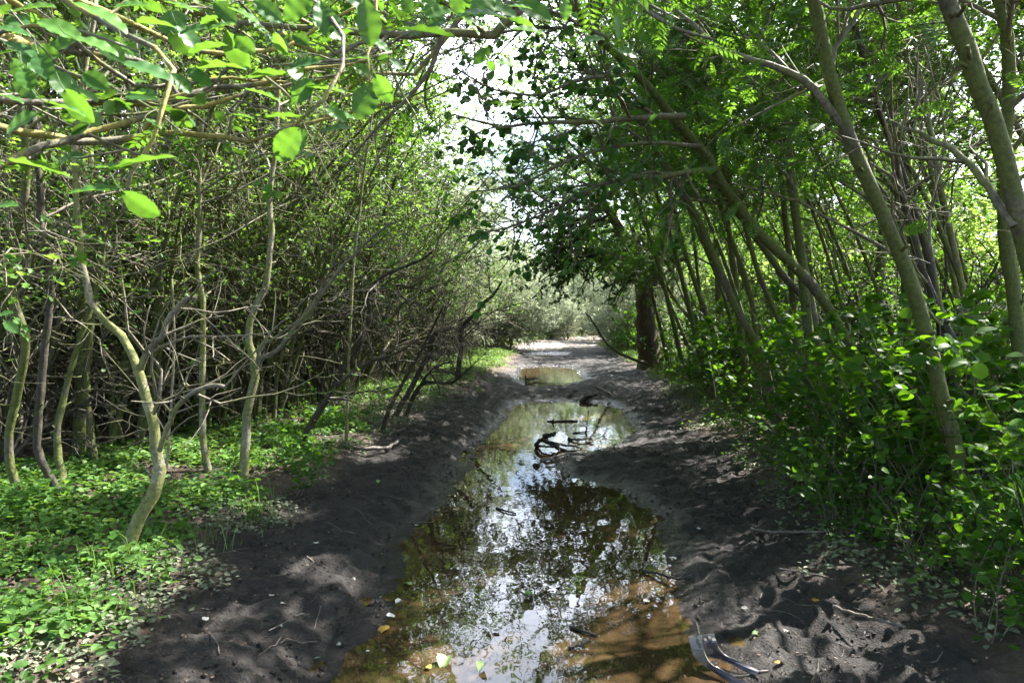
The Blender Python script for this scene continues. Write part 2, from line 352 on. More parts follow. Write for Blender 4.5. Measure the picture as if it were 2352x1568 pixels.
def groundmat():
    m, t, o = newmat('soil'); g = t.nodes.new('ShaderNodeNewGeometry'); pos = g.outputs['Position']
    am = t.nodes.new('ShaderNodeAttribute'); am.attribute_name = 'mud'; aw = t.nodes.new('ShaderNodeAttribute'); aw.attribute_name = 'wet'; ag = t.nodes.new('ShaderNodeAttribute'); ag.attribute_name = 'field'
    nA = noise(t, 3.5, 8, pos, .68); nB = noise(t, 60, 4, pos, .7); nC = noise(t, 14, 6, pos, .7)
    mud = ramp(t, nC, [(.32, (.007, .0052, .0048)), (.5, (.0145, .011, .0105)), (.62, (.0235, .018, .0168)), (.82, (.046, .037, .032))])
    flo = ramp(t, nC, [(.3, (.035, .024, .016)), (.5, (.085, .058, .042)), (.7, (.15, .11, .085))])
    fld = ramp(t, nA, [(.3, (.09, .15, .04)), (.6, (.17, .25, .08))])
    ad_ = t.nodes.new('ShaderNodeAttribute'); ad_.attribute_name = 'dry'; md = t.nodes.new('ShaderNodeMixRGB'); t.links.new(ad_.outputs['Fac'], md.inputs[0]); t.links.new(mud, md.inputs[1]); t.links.new(ramp(t, nC, [(.3, (.14, .12, .10)), (.7, (.30, .26, .22))]), md.inputs[2]); mud = md.outputs[0]
    m1 = t.nodes.new('ShaderNodeMixRGB'); t.links.new(am.outputs['Fac'], m1.inputs[0]); t.links.new(flo, m1.inputs[1]); t.links.new(mud, m1.inputs[2])
    m2 = t.nodes.new('ShaderNodeMixRGB'); t.links.new(ag.outputs['Fac'], m2.inputs[0]); t.links.new(m1.outputs[0], m2.inputs[1]); t.links.new(fld, m2.inputs[2])
    p = t.nodes.new('ShaderNodeBsdfPrincipled'); t.links.new(m2.outputs[0], p.inputs['Base Color'])
    ml = t.nodes.new('ShaderNodeMath'); ml.operation = 'MULTIPLY_ADD'; t.links.new(aw.outputs['Fac'], ml.inputs[0]); ml.inputs[1].default_value = -.64; ml.inputs[2].default_value = .82
    t.links.new(ml.outputs[0], p.inputs['Roughness'])
    ad = t.nodes.new('ShaderNodeMath'); ad.operation = 'MULTIPLY_ADD'; t.links.new(nB, ad.inputs[0]); ad.inputs[1].default_value = .5; t.links.new(nC, ad.inputs[2])
    bp = t.nodes.new('ShaderNodeBump'); bp.inputs['Strength'].default_value = 1.0; bp.inputs['Distance'].default_value = .05
    t.links.new(ad.outputs[0], bp.inputs['Height']); t.links.new(bp.outputs[0], p.inputs['Normal']); t.links.new(p.outputs[0], o.inputs['Surface']); return m
M['soil'] = groundmat()
dmf, dpf = dm.ravel(), dp.ravel()
mudv = 1 - ss(-.15, .25, dmf); wetv = 1 - ss(.02, .38, dpf + (fbm(X.ravel() * 5, Y.ravel() * 5, 77) - .5) * .25)
fieldv = ss(9, 12, np.abs(X.ravel())) + ss(38, 44, Y.ravel()) * ss(.2, 1, dmf); fieldv = np.clip(fieldv, 0, 1)
dryv = ss(27, 34, Y.ravel()) * ss(.2, .8, dpf)
att = {'dry': dryv, 'mud': mudv, 'wet': wetv, 'field': fieldv}
fm = dmf[Qg].mean(1) < 0
def submesh(name, Q, kind_label):
    u, inv = np.unique(Q.ravel(), return_inverse=True)
    o = meshobj(name, Vg[u], inv.reshape(-1, 4), mat=M['soil'], smooth=True, attrs={k: v[u] for k, v in att.items()})
    tag(o, kind_label, None, None, 'structure'); return o
submesh('path', Qg[fm], 'dark wet mud track running away between the trees')
submesh('ground', Qg[~fm], 'forest floor of brown litter either side of the mud track')

def watermat():
    m, t, o = newmat('puddle_water'); g = t.nodes.new('ShaderNodeNewGeometry'); pos = g.outputs['Position']
    mp = t.nodes.new('ShaderNodeMapping'); mp.inputs['Scale'].default_value = (1, .55, 1); t.links.new(pos, mp.inputs['Vector'])
    n1 = noise(t, 1.1, 3, pos, .5); col = ramp(t, n1, [(.3, (.020, .014, .007)), (.7, (.062, .038, .019))])
    p = t.nodes.new('ShaderNodeBsdfPrincipled'); t.links.new(col, p.inputs['Base Color']); p.inputs['Roughness'].default_value = .015; p.inputs['IOR'].default_value = 1.45
    bp = t.nodes.new('ShaderNodeBump'); bp.inputs['Strength'].default_value = .10; bp.inputs['Distance'].default_value = .012
    t.links.new(noise(t, 9, 2, mp.outputs[0], .5), bp.inputs['Height']); t.links.new(bp.outputs[0], p.inputs['Normal'])
    t.links.new(p.outputs[0], o.inputs['Surface']); return m
M['water'] = watermat()
def puddle(poly, label, grow):
    poly = np.asarray(poly); x0, y0 = poly.min(0) - grow; x1, y1 = poly.max(0) + grow
    V = [(x0, y0, 0), (x1, y0, 0), (x1, y1, 0), (x0, y1, 0)]
    o = meshobj('water', V, np.array([(0, 1, 2, 3)]), mat=M['water']); tag(o, label, None, None, 'structure')
puddle(PUD1, 'long brown puddle filling the middle of the mud track', .25)
puddle(PUD2, 'round puddle beyond the muddy saddle of the track', .25)
puddle(PUD3, 'small farthest puddle before the sunlit clearing', .25)

# ------------------------------------------------------------------ tree builder
def build_tree(name, label, cat, trunk, rads, seed, bark, twigm, leaf, tpl, nlimb=12, nb=80, nt_=300, nl=1500, size=(.04, .06), t0=.4,
               limbL=(.9, 2.0), ang=(40, 75), grav=(0, 0, .03), bias=None, extra=(), group=None, sides=12, droop=.15, tilt=.45,
               bl=(.35, .9), tl=(.15, .4), npts=26, capd=False, twig_sides=3, wig=.16, rough=.035, lr=.5, t0l=.1):
    rng = np.random.default_rng(seed); base = np.asarray(trunk[0], float)
    root = thing(name, label, cat, base, group)
    P, Rr = spline(trunk, npts, rads); P = P + 0
    P[1:-1] += rng.normal(0, rads[0] * .08, (npts - 2, 3))
    Rr = Rr * (1 + rng.normal(0, .03, npts)); 
    dd = np.linalg.norm(P - P[0], axis=1); Rr = Rr * (1 + .28 * np.exp(-dd / .10))
    mb = MB(); V, Q, T = tube(P[None], Rr[None], sides, rng, True, rough); mb.add(V, Q, T)
    sp_, sr_ = kids(rng, P[None], Rr[None], 9, (.08, .8), (.03, .13), (50, 90), 4, .1, (0, 0, .05), .32, .7, None, .003)
    V, Q, T = tube(sp_, sr_, 6, rng, True, .05); mb.add(V, Q, T)
    mb.build('trunk', bark, root, base, True)
    LP, LR = [], []; mb = MB()
    for e in extra:                         # traced limbs: (points, r0, r1)
        p, r = spline(e[0], 18, np.linspace(e[1], e[2], len(e[0]))); p[1:-1] += rng.normal(0, e[1] * .2, (16, 3))
        V, Q, T = tube(p[None], r[None], 8, rng, True, .04); mb.add(V, Q, T)
        idx = np.linspace(0, 17, 7).astype(int); LP.append(p[idx][None]); LR.append(r[idx][None])
    if nlimb:
        p, r = kids(rng, P[None, ::2], Rr[None, ::2], nlimb, (t0, 1), limbL, ang, 7, wig, grav, lr, .3, bias, .004)
        V, Q, T = tube(p, r, 6, rng, False, .03); mb.add(V, Q); LP.append(p); LR.append(r)
    tw = None
    if LP:
        LP = np.concatenate(LP); LR = np.concatenate(LR)
        p, r = kids(rng, LP, LR, nb, (.15, 1), bl, (30, 70), 6, wig * 1.1, grav, .6, .3, bias, .0025)
        V, Q, T = tube(p, r, 4, rng); mb.add(V, Q)
        tw, r2 = kids(rng, p, r, nt_, (.1, 1), tl, (25, 70), 5, wig * 1.2, grav, .6, .5, None, .0014)
        V, Q, T = tube(tw, r2, twig_sides, rng); mb.add(V, Q)
        mb.build('branches', twigm, root, base, True)
        if nl:
            allp = tw
            pos, D, Nn = on_twigs(rng, allp, nl, t0l, tilt, droop)
            mb = MB(); leaves(mb, tpl, pos, D, Nn, rng.uniform(size[0], size[1], nl), rng)
            mb.build('crown', leaf, root, base).data['m'] = len(tpl[0])
    return root
def at_ground(px, py):
    return GG(px, py)
def trace(pts, y0, y1, power=1.0):
    """photo outline points bottom to top, depth running from y0 to y1; first point set on the ground"""
    n = len(pts); res = []
    for k, (px, py) in enumerate(pts):
        res.append(W(px, py, y0 + (y1 - y0) * (k / (n - 1)) ** power))
    b = res[0]; z = gz(b[0], b[1]) - .03
    res[0] = np.array([b[0], b[1], z]); return res

# ------------------------------------------------------------------ right side: leaning trees traced one by one
RG = 'leaning trees on the right of the track'
def rtree(label, pts, y0, y1, r0, r1, seed, leaf='rowan', tpl=T_PIN, nl=640, size=(.13, .20), name='rowan_tree', cat='tree', bark='bark', **k):
    a = dict(nlimb=9, nb=70, nt_=260, t0=.55, bias=(-.25, -.2, .1), droop=.2, group=RG); a.update(k)
    tr = trace(pts, y0, y1); return build_tree(name, label, cat, tr, np.linspace(r0, r1, len(tr)), seed, M[bark], M['twig'], M[leaf], tpl, nl=nl, size=size, **a)
rtree('big smooth olive trunk curving up on the right, with a knotty dark scar half way',
      [(2262, 1352), (2240, 1230), (2213, 1100), (2150, 860), (2085, 620), (1995, 430), (1920, 230), (1870, 0), (1800, -300), (1700, -650)], 4.2, 3.9, .051, .031, 1,
      t0=.62, nl=700, extra=[([W(1952, 300, 4.0), W(1867, 205, 4.0), W(1826, 173, 4.05), W(1708, 132, 4.1), W(1633, 102, 4.2), W(1590, 51, 4.3), W(1556, 30, 4.4), W(1480, -60, 4.5)], .024, .010),
                             ([W(2120, 700, 4.1), W(2160, 745, 4.2), W(2135, 520, 4.3), W(2170, 300, 4.5), W(2120, 100, 4.6)], .012, .006)])
rtree('nearest thick trunk at the right edge of the photo, sunlit along its right side',
      [(2600, 1500), (2480, 1000), (2400, 700), (2343, 520), (2300, 330), (2230, 150), (2180, 0), (2050, -300), (1850, -600)], 3.2, 3.1, .047, .033, 2, t0=.7, nl=500,
      extra=[([W(1850, -600, 3.1), W(1500, -250, 3.1), W(1303, -60, 3.0), W(1218, 7, 3.0), W(1143, 61, 3.0), W(1123, 85, 3.0), W(1065, 74, 3.0), W(913, 81, 2.9), W(795, 73, 2.9), W(643, 61, 2.8), W(542, 51, 2.8)], .032, .009),
             ([W(2330, 520, 3.15), W(2210, 360, 3.4), W(2120, 310, 3.6), W(2045, 278, 3.8)], .02, .009)])
rtree('long slanting trunk reaching far over the track, round leaves tinted dark against the sky gap',
      [(2075, 1111), (2060, 1020), (2029, 944), (1965, 842), (1921, 741), (1860, 649), (1793, 585), (1728, 520), (1674, 440), (1606, 332), (1573, 305), (1516, 230), (1455, 162), (1387, 98), (1250, -60), (1080, -200)],
      6.6, 5.6, .055, .030, 3, nlimb=5, leaf='darkl', tpl=T_ROUND, nl=4600, size=(.05, .08), nb=290, nt_=1150, t0=.8, bl=(.3, .9), tl=(.12, .35), droop=.45, tilt=.8, name='alder_tree',
      extra=[([W(1400, 90, 5.65), W(1250, 20, 5.5), W(1080, -30, 5.4), W(900, -60, 5.4)], .018, .005), ([W(1330, 30, 5.6), W(1260, -130, 5.2), W(1100, -170, 5.0), W(950, -190, 4.9)], .018, .005),
             ([W(1250, -60, 5.6), W(1330, -220, 5.2), W(1400, -300, 4.9), W(1300, -420, 4.6)], .018, .005), ([W(1250, -60, 5.6), W(1000, -300, 5.4), W(800, -350, 5.3)], .018, .005),
             ([W(1573, 266, 5.7), W(1455, 271, 5.5), W(1353, 281, 5.3), W(1251, 281, 5.2), W(1150, 292, 5.1), W(1040, 262, 5.0)], .026, .006),
             ([W(1640, 388, 5.9), W(1475, 409, 5.8), W(1421, 413, 5.8), W(1370, 430, 5.7), W(1302, 467, 5.7), W(1167, 521, 5.6), W(1060, 545, 5.5)], .026, .006),
             ([W(1460, 168, 5.6), W(1330, 185, 5.3), W(1220, 220, 5.1), W(1120, 200, 5.0), W(1050, 160, 5.0)], .016, .004),
             ([W(1606, 335, 5.8), W(1450, 330, 5.5), W(1300, 370, 5.3), W(1180, 430, 5.2), W(1080, 440, 5.1)], .018, .005)])
rtree('slanting mossy trunk with a broken dark hollow low down, third from the big curved trunk',
      [(1835, 1085), (1806, 1028), (1772, 917), (1755, 832), (1715, 751), (1671, 666), (1637, 582), (1600, 500), (1540, 400), (1472, 281), (1414, 210), (1370, 60), (1330, -120)], 7.0, 6.6, .050, .026, 4)
rtree('thin mossy trunk just behind the slanting trunk with the hollow', [(1745, 1010), (1740, 850), (1728, 697), (1708, 622), (1681, 554), (1640, 420), (1600, 250), (1560, 50)], 8.5, 8.4, .038, .02, 5)
rtree('slim green trunk by the verge left of the slanting mossy ones', [(1700, 930), (1671, 852), (1650, 791), (1613, 697), (1576, 588), (1540, 450), (1500, 300)], 11.5, 11, .05, .025, 6)
rtree('thin pale trunk leaning at the verge near the dark yew', [(1616, 874), (1595, 820), (1576, 785), (1556, 735), (1520, 650), (1470, 540)], 15.5, 15, .055, .03, 7, bark='barkpale')
rtree('pale slender stem behind the thin verge trunk', [(1650, 860), (1627, 812), (1583, 730), (1556, 697), (1510, 600), (1480, 480)], 16.5, 16, .05, .03, 8, bark='barkpale')
rtree('second slanting trunk close behind the long reaching one', [(1990, 1010), (1940, 860), (1884, 744), (1860, 703), (1820, 656), (1765, 585), (1680, 470), (1560, 300), (1450, 120)], 8.6, 8.2, .055, .03, 9)
rtree('grey upright trunk seen high behind the big curved trunk', [(2140, 1000), (2110, 700), (2085, 430), (2062, 305), (2030, 190), (2010, 0), (1990, -200)], 9, 9, .085, .06, 10, bark='barkpale', t0=.6)
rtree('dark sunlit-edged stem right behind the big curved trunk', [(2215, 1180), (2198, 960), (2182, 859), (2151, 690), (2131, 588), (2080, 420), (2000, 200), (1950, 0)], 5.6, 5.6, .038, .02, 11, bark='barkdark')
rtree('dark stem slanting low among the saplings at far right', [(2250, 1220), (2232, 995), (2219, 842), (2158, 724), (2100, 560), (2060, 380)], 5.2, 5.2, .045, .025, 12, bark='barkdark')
rtree('upright brown trunk near the right edge behind the nearest trunk', [(2335, 1350), (2345, 1000), (2334, 724), (2314, 588), (2305, 380), (2318, 180), (2300, 0), (2280, -200)], 4.6, 4.6, .05, .035, 13, t0=.6, nl=500)
rtree('slim tree with spotted bark leaning between the two long slanting trunks', [(1905, 1080), (1880, 930), (1800, 760), (1740, 620), (1700, 480), (1640, 330), (1590, 160), (1540, 0)], 7.6, 7.2, .035, .018, 14)

# dark evergreen beside the track
y_ = 18.6
tr = trace([(1492, 856), (1486, 780), (1483, 720), (1478, 670), (1460, 600), (1420, 520), (1370, 440), (1330, 330)], y_, y_ - .6)
build_tree('yew_tree', 'dark ridged evergreen leaning over the right side of the track with a drooping needle crown', 'tree', tr, [.30, .28, .25, .22, .17, .12, .08, .04], 21,
           M['barkyew'], M['barkdark'], M['yew'], T_OVAL, nlimb=26, nb=230, nt_=1300, nl=15000, size=(.055, .10), t0=.42, limbL=(1.2, 2.6), bl=(.6, 1.5), tl=(.25, .6), ang=(50, 95),
           bias=(-.9, -.3, 0), grav=(0, 0, -.05), droop=.5, tilt=.9, rough=.09, sides=18, t0l=.0,
           extra=[([W(1480, 700, y_ - .1), W(1510, 600, y_), W(1530, 500, y_)], .2, .08)])

# ------------------------------------------------------------------ left side: forked pale trees and straight stems
KD = .825
LG = 'trees along the left bank'
def ltree(label, pts, y0, y1, r0, r1, seed, leaf='lime', tpl=T_LOBE, nl=500, size=(.035, .06), name='young_tree', bark='barkpale', **k):
    a = dict(nlimb=7, nb=60, nt_=240, t0=.6, grav=(0, 0, .04), droop=.1, group=LG); a.update(k)
    if 'extra' in a: a['extra'] = [(p_, a_ * .72, b_ * .75) for p_, a_, b_ in a['extra']]
    tr = trace(pts, y0, y1); return build_tree(name, label, 'tree', tr, np.linspace(r0 * .70, r1 * .72, len(tr)), seed, M[bark], M['twig'], M[leaf], tpl, nl=nl, size=size, **a)
d = 4.4
ltree('crooked pale forked tree nearest on the left bank, its bent foot standing in the herbs',
      [(283, 1318), (297, 1251), (322, 1187), (359, 1119), (369, 1080), (359, 1028), (352, 957), (335, 910), (322, 859), (308, 818), (288, 781), (250, 744), (217, 714), (203, 673), (193, 622), (184, 541), (172, 380), (190, 200), (220, 0)],
      4.4, 4.8, .050, .016, 31, t0=.75, nl=420,
      extra=[([W(320, 858, 4.6), W(338, 808, 4.55), W(372, 771, 4.5), W(382, 741, 4.5), W(406, 707, 4.5), W(430, 686, 4.5), W(451, 683, 4.5)], .026, .017),
             ([W(354, 950, 4.5), W(369, 893, 4.4), W(368, 845, 4.4), W(345, 815, 4.4), W(330, 770, 4.3), W(345, 700, 4.3)], .013, .004),
             ([W(366, 1035, 4.45), W(389, 971, 4.4), W(416, 923, 4.35), W(454, 896, 4.3), W(481, 886, 4.3), W(519, 889, 4.3)], .021, .015),
             ([W(350, 1150, 4.45), W(380, 1080, 4.7), W(390, 960, 4.9), W(400, 800, 5.0), W(395, 640, 5.0)], .014, .008)])
ltree('slender pale tree forking into three at chest height, in the middle of the left bank',
      [(555, 1119), (562, 1041), (565, 978), (575, 903), (589, 838), (575, 808), (572, 757), (582, 710), (606, 666), (616, 622), (623, 521), (619, 440), (630, 372), (640, 200), (650, 50)],
      6.5, 6.7, .055, .022, 32, t0=.65, nl=500,
      extra=[([W(590, 845, 6.5), W(596, 825, 6.5), W(636, 805, 6.4), W(674, 758, 6.3), W(711, 714, 6.2), W(745, 666, 6.1), W(795, 605, 6.0), W(850, 550, 5.9), W(900, 510, 5.8)], .034, .012),
             ([W(590, 835, 6.5), W(597, 800, 6.5), W(633, 774, 6.4), W(677, 744, 6.3), W(720, 690, 6.2), W(790, 560, 6.0)], .020, .008),
             ([W(578, 912, 6.5), W(600, 846, 6.5), W(620, 843, 6.4)], .008, .004)])
ltree('straight yellowish pole-like stem between the two forked trees',
      [(481, 1098), (470, 1041), (464, 927), (466, 758), (463, 670), (454, 632), (459, 521), (458, 420), (465, 250), (480, 50)], 6.9, 6.9, .040, .022, 33)
ltree('very thin upright sapling stem at the edge of the thicket, by the lying branch', [(795, 1022), (801, 825), (806, 720), (811, 622), (822, 521), (838, 380), (855, 260), (870, 150)], 8.4, 8.4, .024, .012, 34, nl=350)
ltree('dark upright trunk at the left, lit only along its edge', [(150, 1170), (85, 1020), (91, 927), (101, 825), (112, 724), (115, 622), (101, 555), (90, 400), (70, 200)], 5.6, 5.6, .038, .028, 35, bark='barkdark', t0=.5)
ltree('leftmost mossy trunk leaning out of the photo', [(60, 1190), (20, 1050), (40, 900), (60, 800), (20, 640), (22, 571), (46, 510), (60, 380), (40, 200)], 5.4, 5.0, .038, .03, 36, bark='bark', t0=.5)
ltree('mossy stump-like stem leaning left at the rear of the herb patch', [(140, 1165), (142, 1100), (130, 1000), (150, 900), (190, 760), (230, 640), (240, 480)], 6.0, 6.4, .045, .02, 37, bark='bark')
ltree('brown trunk standing in the leaf litter left of the nearest forked tree', [(222, 1115), (216, 1050), (205, 960), (200, 850), (215, 700), (220, 560), (210, 350)], 6.9, 7.2, .045, .025, 38, bark='bark')
def dark_limb(label, seed, ex, r0, r1, y0, **k):
    tr = trace(ex, y0, y0 - .5); a = dict(nlimb=3, nb=34, nt_=150, nl=0, t0=.3, limbL=(.4, 1.0), bl=(.25, .7), tl=(.1, .35), ang=(35, 80), group='bare dark shrubs leaning out of the thicket'); a.update(k)
    if 'extra' in a: a['extra'] = [(p_, a_ * KD, b_ * KD) for p_, a_, b_ in a['extra']]
    return build_tree('leaning_shrub', label, 'shrub', tr, np.linspace(r0 * KD, r1 * KD, len(tr)), seed, M['barkdark'], M['barkdark'], M['darkl'], T_RH, **a)
dark_limb('dark bare limb leaning out of the thicket to a pale sawn end', 41, [(903, 962), (927, 920), (947, 886), (967, 846), (988, 808), (994, 771), (1042, 751)], .045, .036, 11)
dark_limb('dark bare limbs spreading low over the grass, one tip pointing right over the bank', 42, [(930, 950), (960, 893), (974, 879), (1035, 879), (1072, 852), (1085, 840)], .04, .015, 11.4,
          extra=[([W(955, 905, 11.2), W(994, 846, 11), W(1040, 830, 10.8)], .03, .012)])
dark_limb('tall curving dark stem arching right over the edge of the thicket', 43, [(700, 1030), (760, 900), (805, 818), (832, 778), (849, 724), (845, 673), (879, 636), (930, 612), (971, 595), (998, 571)], .042, .016, 9.2,
          extra=[([W(848, 672, 8.9), W(905, 655, 8.8), W(985, 671, 8.7)], .025, .01)])
dark_limb('farther dark branched shrub leaning over the grass verge towards the puddles', 44, [(1049, 848), (1059, 808), (1069, 740), (1082, 730), (1110, 697), (1137, 673), (1153, 646)], .075, .025, 18.5, nb=60, nt_=400)
dark_limb('blackened stem slanting up right beside the very thin sapling', 45, [(680, 1060), (720, 960), (780, 880), (850, 830), (900, 815), (960, 780)], .028, .012, 7.8)
dark_limb('low leaning bare shrub with its foot near the grassy bank', 46, [(875, 1010), (890, 950), (925, 880), (960, 820), (1000, 740), (1020, 700)], .035, .012, 9.8, nb=50, nt_=260)

KD = 1.0
# ------------------------------------------------------------------ overhanging tree at upper left, its trunk outside the frame
rng = np.random.default_rng(7)
tp = np.array([-2.75, 1.15, 0.1]); tp[2] = gz(tp[0], tp[1]) - .03
ov = thing('overhanging_tree', 'broad leaved tree reaching in from the upper left with lichened branches and large leaves', 'tree', tp)
P, Rr = spline([tp, tp + (.1, .1, 1.2), tp + (.05, .3, 2.3), tp + (.2, .5, 3.4), tp + (.5, .9, 4.6)], 20, [.09, .08, .07, .05, .03])
mb = MB(); V, Q, T = tube(P[None], Rr[None], 14, rng, True, .04); mb.add(V, Q, T); mb.build('trunk', M['bark'], ov, tp, True)
def tz(z): return np.array([np.interp(z, P[:, 2], P[:, 0]), np.interp(z, P[:, 2], P[:, 1]), z])
EX = [([tz(1.5), W(-260, 470, 2.3), W(0, 386, 2.5), W(78, 349, 2.6), W(169, 315, 2.7), W(257, 291, 2.8), W(325, 271, 2.8), W(366, 254, 2.9), W(440, 244, 3), W(508, 234, 3), W(559, 217, 3.1), W(680, 190, 3.2)], .018, .007),
      ([tz(2.0), W(-200, 260, 2.4), W(60, 300, 2.8), W(240, 330, 3.0), W(366, 305, 3.1), W(440, 308, 3.1), W(508, 311, 3.1), W(559, 327, 3.1), W(609, 318, 3.1), W(643, 303, 3.1), W(760, 270, 3.2), W(965, 225, 3.3)], .018, .006),
      ([tz(2.3), W(-150, 190, 2.0), W(0, 230, 2.1), W(135, 237, 2.2), W(237, 237, 2.3), W(372, 234, 2.3), W(437, 217, 2.3), W(491, 200, 2.4), W(559, 200, 2.4), W(609, 192, 2.4), W(643, 173, 2.4), W(677, 166, 2.4), W(795, 146, 2.5), W(900, 120, 2.6)], .013, .006),
      ([tz(2.6), W(-100, 60, 2.3), W(200, 120, 2.8), W(340, 150, 3.0), W(420, 230, 3.1), W(345, 270, 3.2), W(332, 300, 3.3)], .022, .010),
      ([tz(3.2), W(100, -160, 2.6), W(300, -30, 2.8), W(423, 20, 2.9), W(560, 40, 3.0), W(760, 130, 3.1), W(860, 75, 3.2), W(964, 7, 3.3)], .02, .008),
      ([tz(3.8), W(600, -300, 3.0), W(1000, -100, 3.4), W(1103, 7, 3.5), W(1040, 55, 3.5), W(1015, 98, 3.5), W(981, 139, 3.5), W(954, 169, 3.5), W(860, 165, 3.4), W(800, 205, 3.4)], .02, .007),
      ([tz(2.7), W(100, 40, 2.6), W(330, 200, 3.0), W(480, 180, 3.2), W(690, 190, 3.4), W(830, 160, 3.5)], .012, .005),
      ([tz(2.6), W(-60, -60, 1.6), W(200, 10, 1.9), W(480, 120, 2.1), W(640, 110, 2.2), W(740, 60, 2.3), W(830, 10, 2.3)], .009, .005),
      ([tz(2.9), W(300, -150, 1.4), W(620, -60, 1.35), W(780, 60, 1.3), W(789, 152, 1.25), W(745, 237, 1.2), W(731, 278, 1.2), W(677, 288, 1.2)], .006, .002),
      ([tz(2.5), W(0, -80, 1.3), W(250, 60, 1.3), W(400, 160, 1.25), W(366, 264, 1.2), W(352, 315, 1.2), W(315, 372, 1.2), W(298, 416, 1.2), W(272, 445, 1.2), W(280, 490, 1.2)], .006, .002),
      ([tz(1.9), W(-120, 150, 1.25), W(60, 60, 1.2), W(180, 70, 1.2), W(320, 120, 1.2)], .005, .002),
      ([tz(3.0), W(400, -160, 1.6), W(850, -60, 1.5), W(870, 30, 1.5), W(846, 110, 1.45), W(850, 190, 1.4)], .006, .002)]
mb = MB(); LPs = []
for pts, r0, r1 in EX:
    p, r = spline(pts, 34, np.linspace(r0, r1, len(pts))); p[1:-1] += rng.normal(0, r0 * .28, (32, 3))
    V, Q, T = tube(p[None], r[None], 9, rng, True, .07); mb.add(V, Q, T); LPs.append((p, r))
mb.build('branch', M['lichen'], ov, tp, True)
mb = MB(); LP = np.stack([a[0][8::4][:7] for a in LPs[:8]]); LR = np.stack([a[1][8::4][:7] for a in LPs[:8]])
p1, r1_ = kids(rng, LP, LR, 110, (0, 1), (.15, .6), (20, 65), 7, .2, (0, 0, .01), .55, .3, None, .0015)
V, Q, T = tube(p1, r1_, 5, rng); mb.add(V, Q)
p2, r2_ = kids(rng, p1, r1_, 160, (.1, 1), (.06, .22), (25, 70), 5, .22, (0, 0, 0), .6, .4, None, .001); V, Q, T = tube(p2, r2_, 4, rng); mb.add(V, Q)
mb.build('twigs', M['twig'], ov, tp, True)
BL = """75 15 95 20 .5 1 1.2|230 32 135 -20 .4 1 1.2|27 68 75 0 .5 .2 1.1|135 64 100 -15 .6 .9 1.1|98 149 76 -60 .95 .1 1.05|220 101 98 -10 .5 .9 1.1|217 183 76 -30 .75 .2 1.1|339 159 116 -10 .5 .2 1.1|61 179 70 -60 .7 .6 1.1|44 281 100 -160 .7 .15 1.0|24 223 64 -10 .3 .5 1.1|150 244 92 -10 .25 .4 1.1|457 176 66 -30 .6 .1 1.2|416 190 60 -40 .7 .2 1.2|508 149 126 5 .25 1 1.2|359 51 100 0 .2 .6 1.2|440 68 72 20 .6 .3 1.2|474 108 92 25 .2 .8 1.2|616 24 76 -30 .8 .05 1.2|684 17 92 45 .6 1 1.25|745 41 88 -75 .7 .1 1.3|694 146 82 15 .6 .05 1.25|616 169 102 15 .2 .4 1.25|603 213 86 -10 .3 .8 1.2|694 210 76 50 .4 .5 1.25|745 200 100 0 .3 .9 1.25|657 264 104 10 .3 .2 1.2|772 261 60 -30 .6 .8 1.2|772 294 76 20 .5 .3 1.2|660 332 104 -135 .85 .1 1.15|684 330 84 -120 .8 .3 1.2|322 366 155 25 .3 .9 1.1|262 381 84 10 .4 .9 1.1|210 433 108 15 .4 .4 1.05|322 470 94 -40 1 .1 1.05|91 379 132 -5 .12 .5 1.05|146 366 46 40 .4 .5 1.1|846 51 104 -80 .85 .1 1.4|981 68 142 8 .35 .1 1.3|1116 30 105 10 .5 .1 1.35|984 17 55 60 .6 .8 1.4|839 230 98 -110 .85 .3 1.4|879 203 74 -60 .9 .7 1.4|835 162 52 -20 .8 .6 1.45|785 264 60 0 .5 .6 1.3|1106 129 54 45 .6 1 1.6|1170 145 74 5 .6 1 1.5|1299 20 54 -90 .7 .6 1.7|1214 68 84 0 .5 1 1.5|825 132 62 170 .4 .3 1.4|12 470 60 10 .5 .5 1.1|5 120 70 20 .4 .9 1.1|350 280 50 -20 .3 .6 1.2|500 60 80 30 .5 .7 1.25|560 100 60 -40 .7 .2 1.3|300 10 80 15 .5 .9 1.2|410 10 70 -10 .4 .9 1.25|25 750 40 -40 .6 .4 1.4|10 720 40 20 .5 .4 1.4|1420 60 60 -70 .7 .5 2|1360 90 60 10 .6 .8 2|1440 120 55 -10 .7 .5 2|330 215 60 5 .3 .5 1.2|200 215 60 -25 .35 .9 1.15|30 160 60 40 .5 .8 1.05|560 265 50 0 .3 .6 1.5|870 100 60 -30 .5 .3 1.5"""
def put_leaves(L, rng):
    pos, D, Nn, sz, va = [], [], [], [], []
    for px, py, ln, an, face, v, dd in L:
        dd = dd * 1.0; c0 = W(px, py, dd); size = ln * .94 * dd / F; a = R(an); tw = rng.uniform(-.35, .35)
        Dv = nrm(np.array([math.cos(a), tw, math.sin(a)])); n0 = np.array([rng.normal(0, .15), -1.0, .1]) * face + np.array([0, .1, 1.0]) * (1 - face) * 1.2
        if abs(Dv[2]) > .6: n0 = n0 + np.array([rng.choice([-.5, .5]), -.3, 0])
        pos.append(c0 - Dv * size * .5); D.append(Dv); Nn.append(n0); sz.append(size); va.append(v)
    return np.array(pos), np.array(D), np.array(Nn), np.array(sz), np.array(va)
L = [tuple(float(v) for v in s.split()) for s in BL.split('|')]
for _ in range(60):
    x = rng.uniform(0, 1250) ** 1.0; L.append((x, rng.uniform(-60, 60 + 260 * max(0, 1 - x / 950)), rng.uniform(45, 95), rng.uniform(-70, 50), rng.uniform(.2, .9), rng.uniform(0, 1), rng.uniform(1.2, 2.2)))
mb = MB(); pos, D, Nn, sz, va = put_leaves(L, rng); leaves(mb, T_BIG, pos, D, Nn, sz, rng, va)
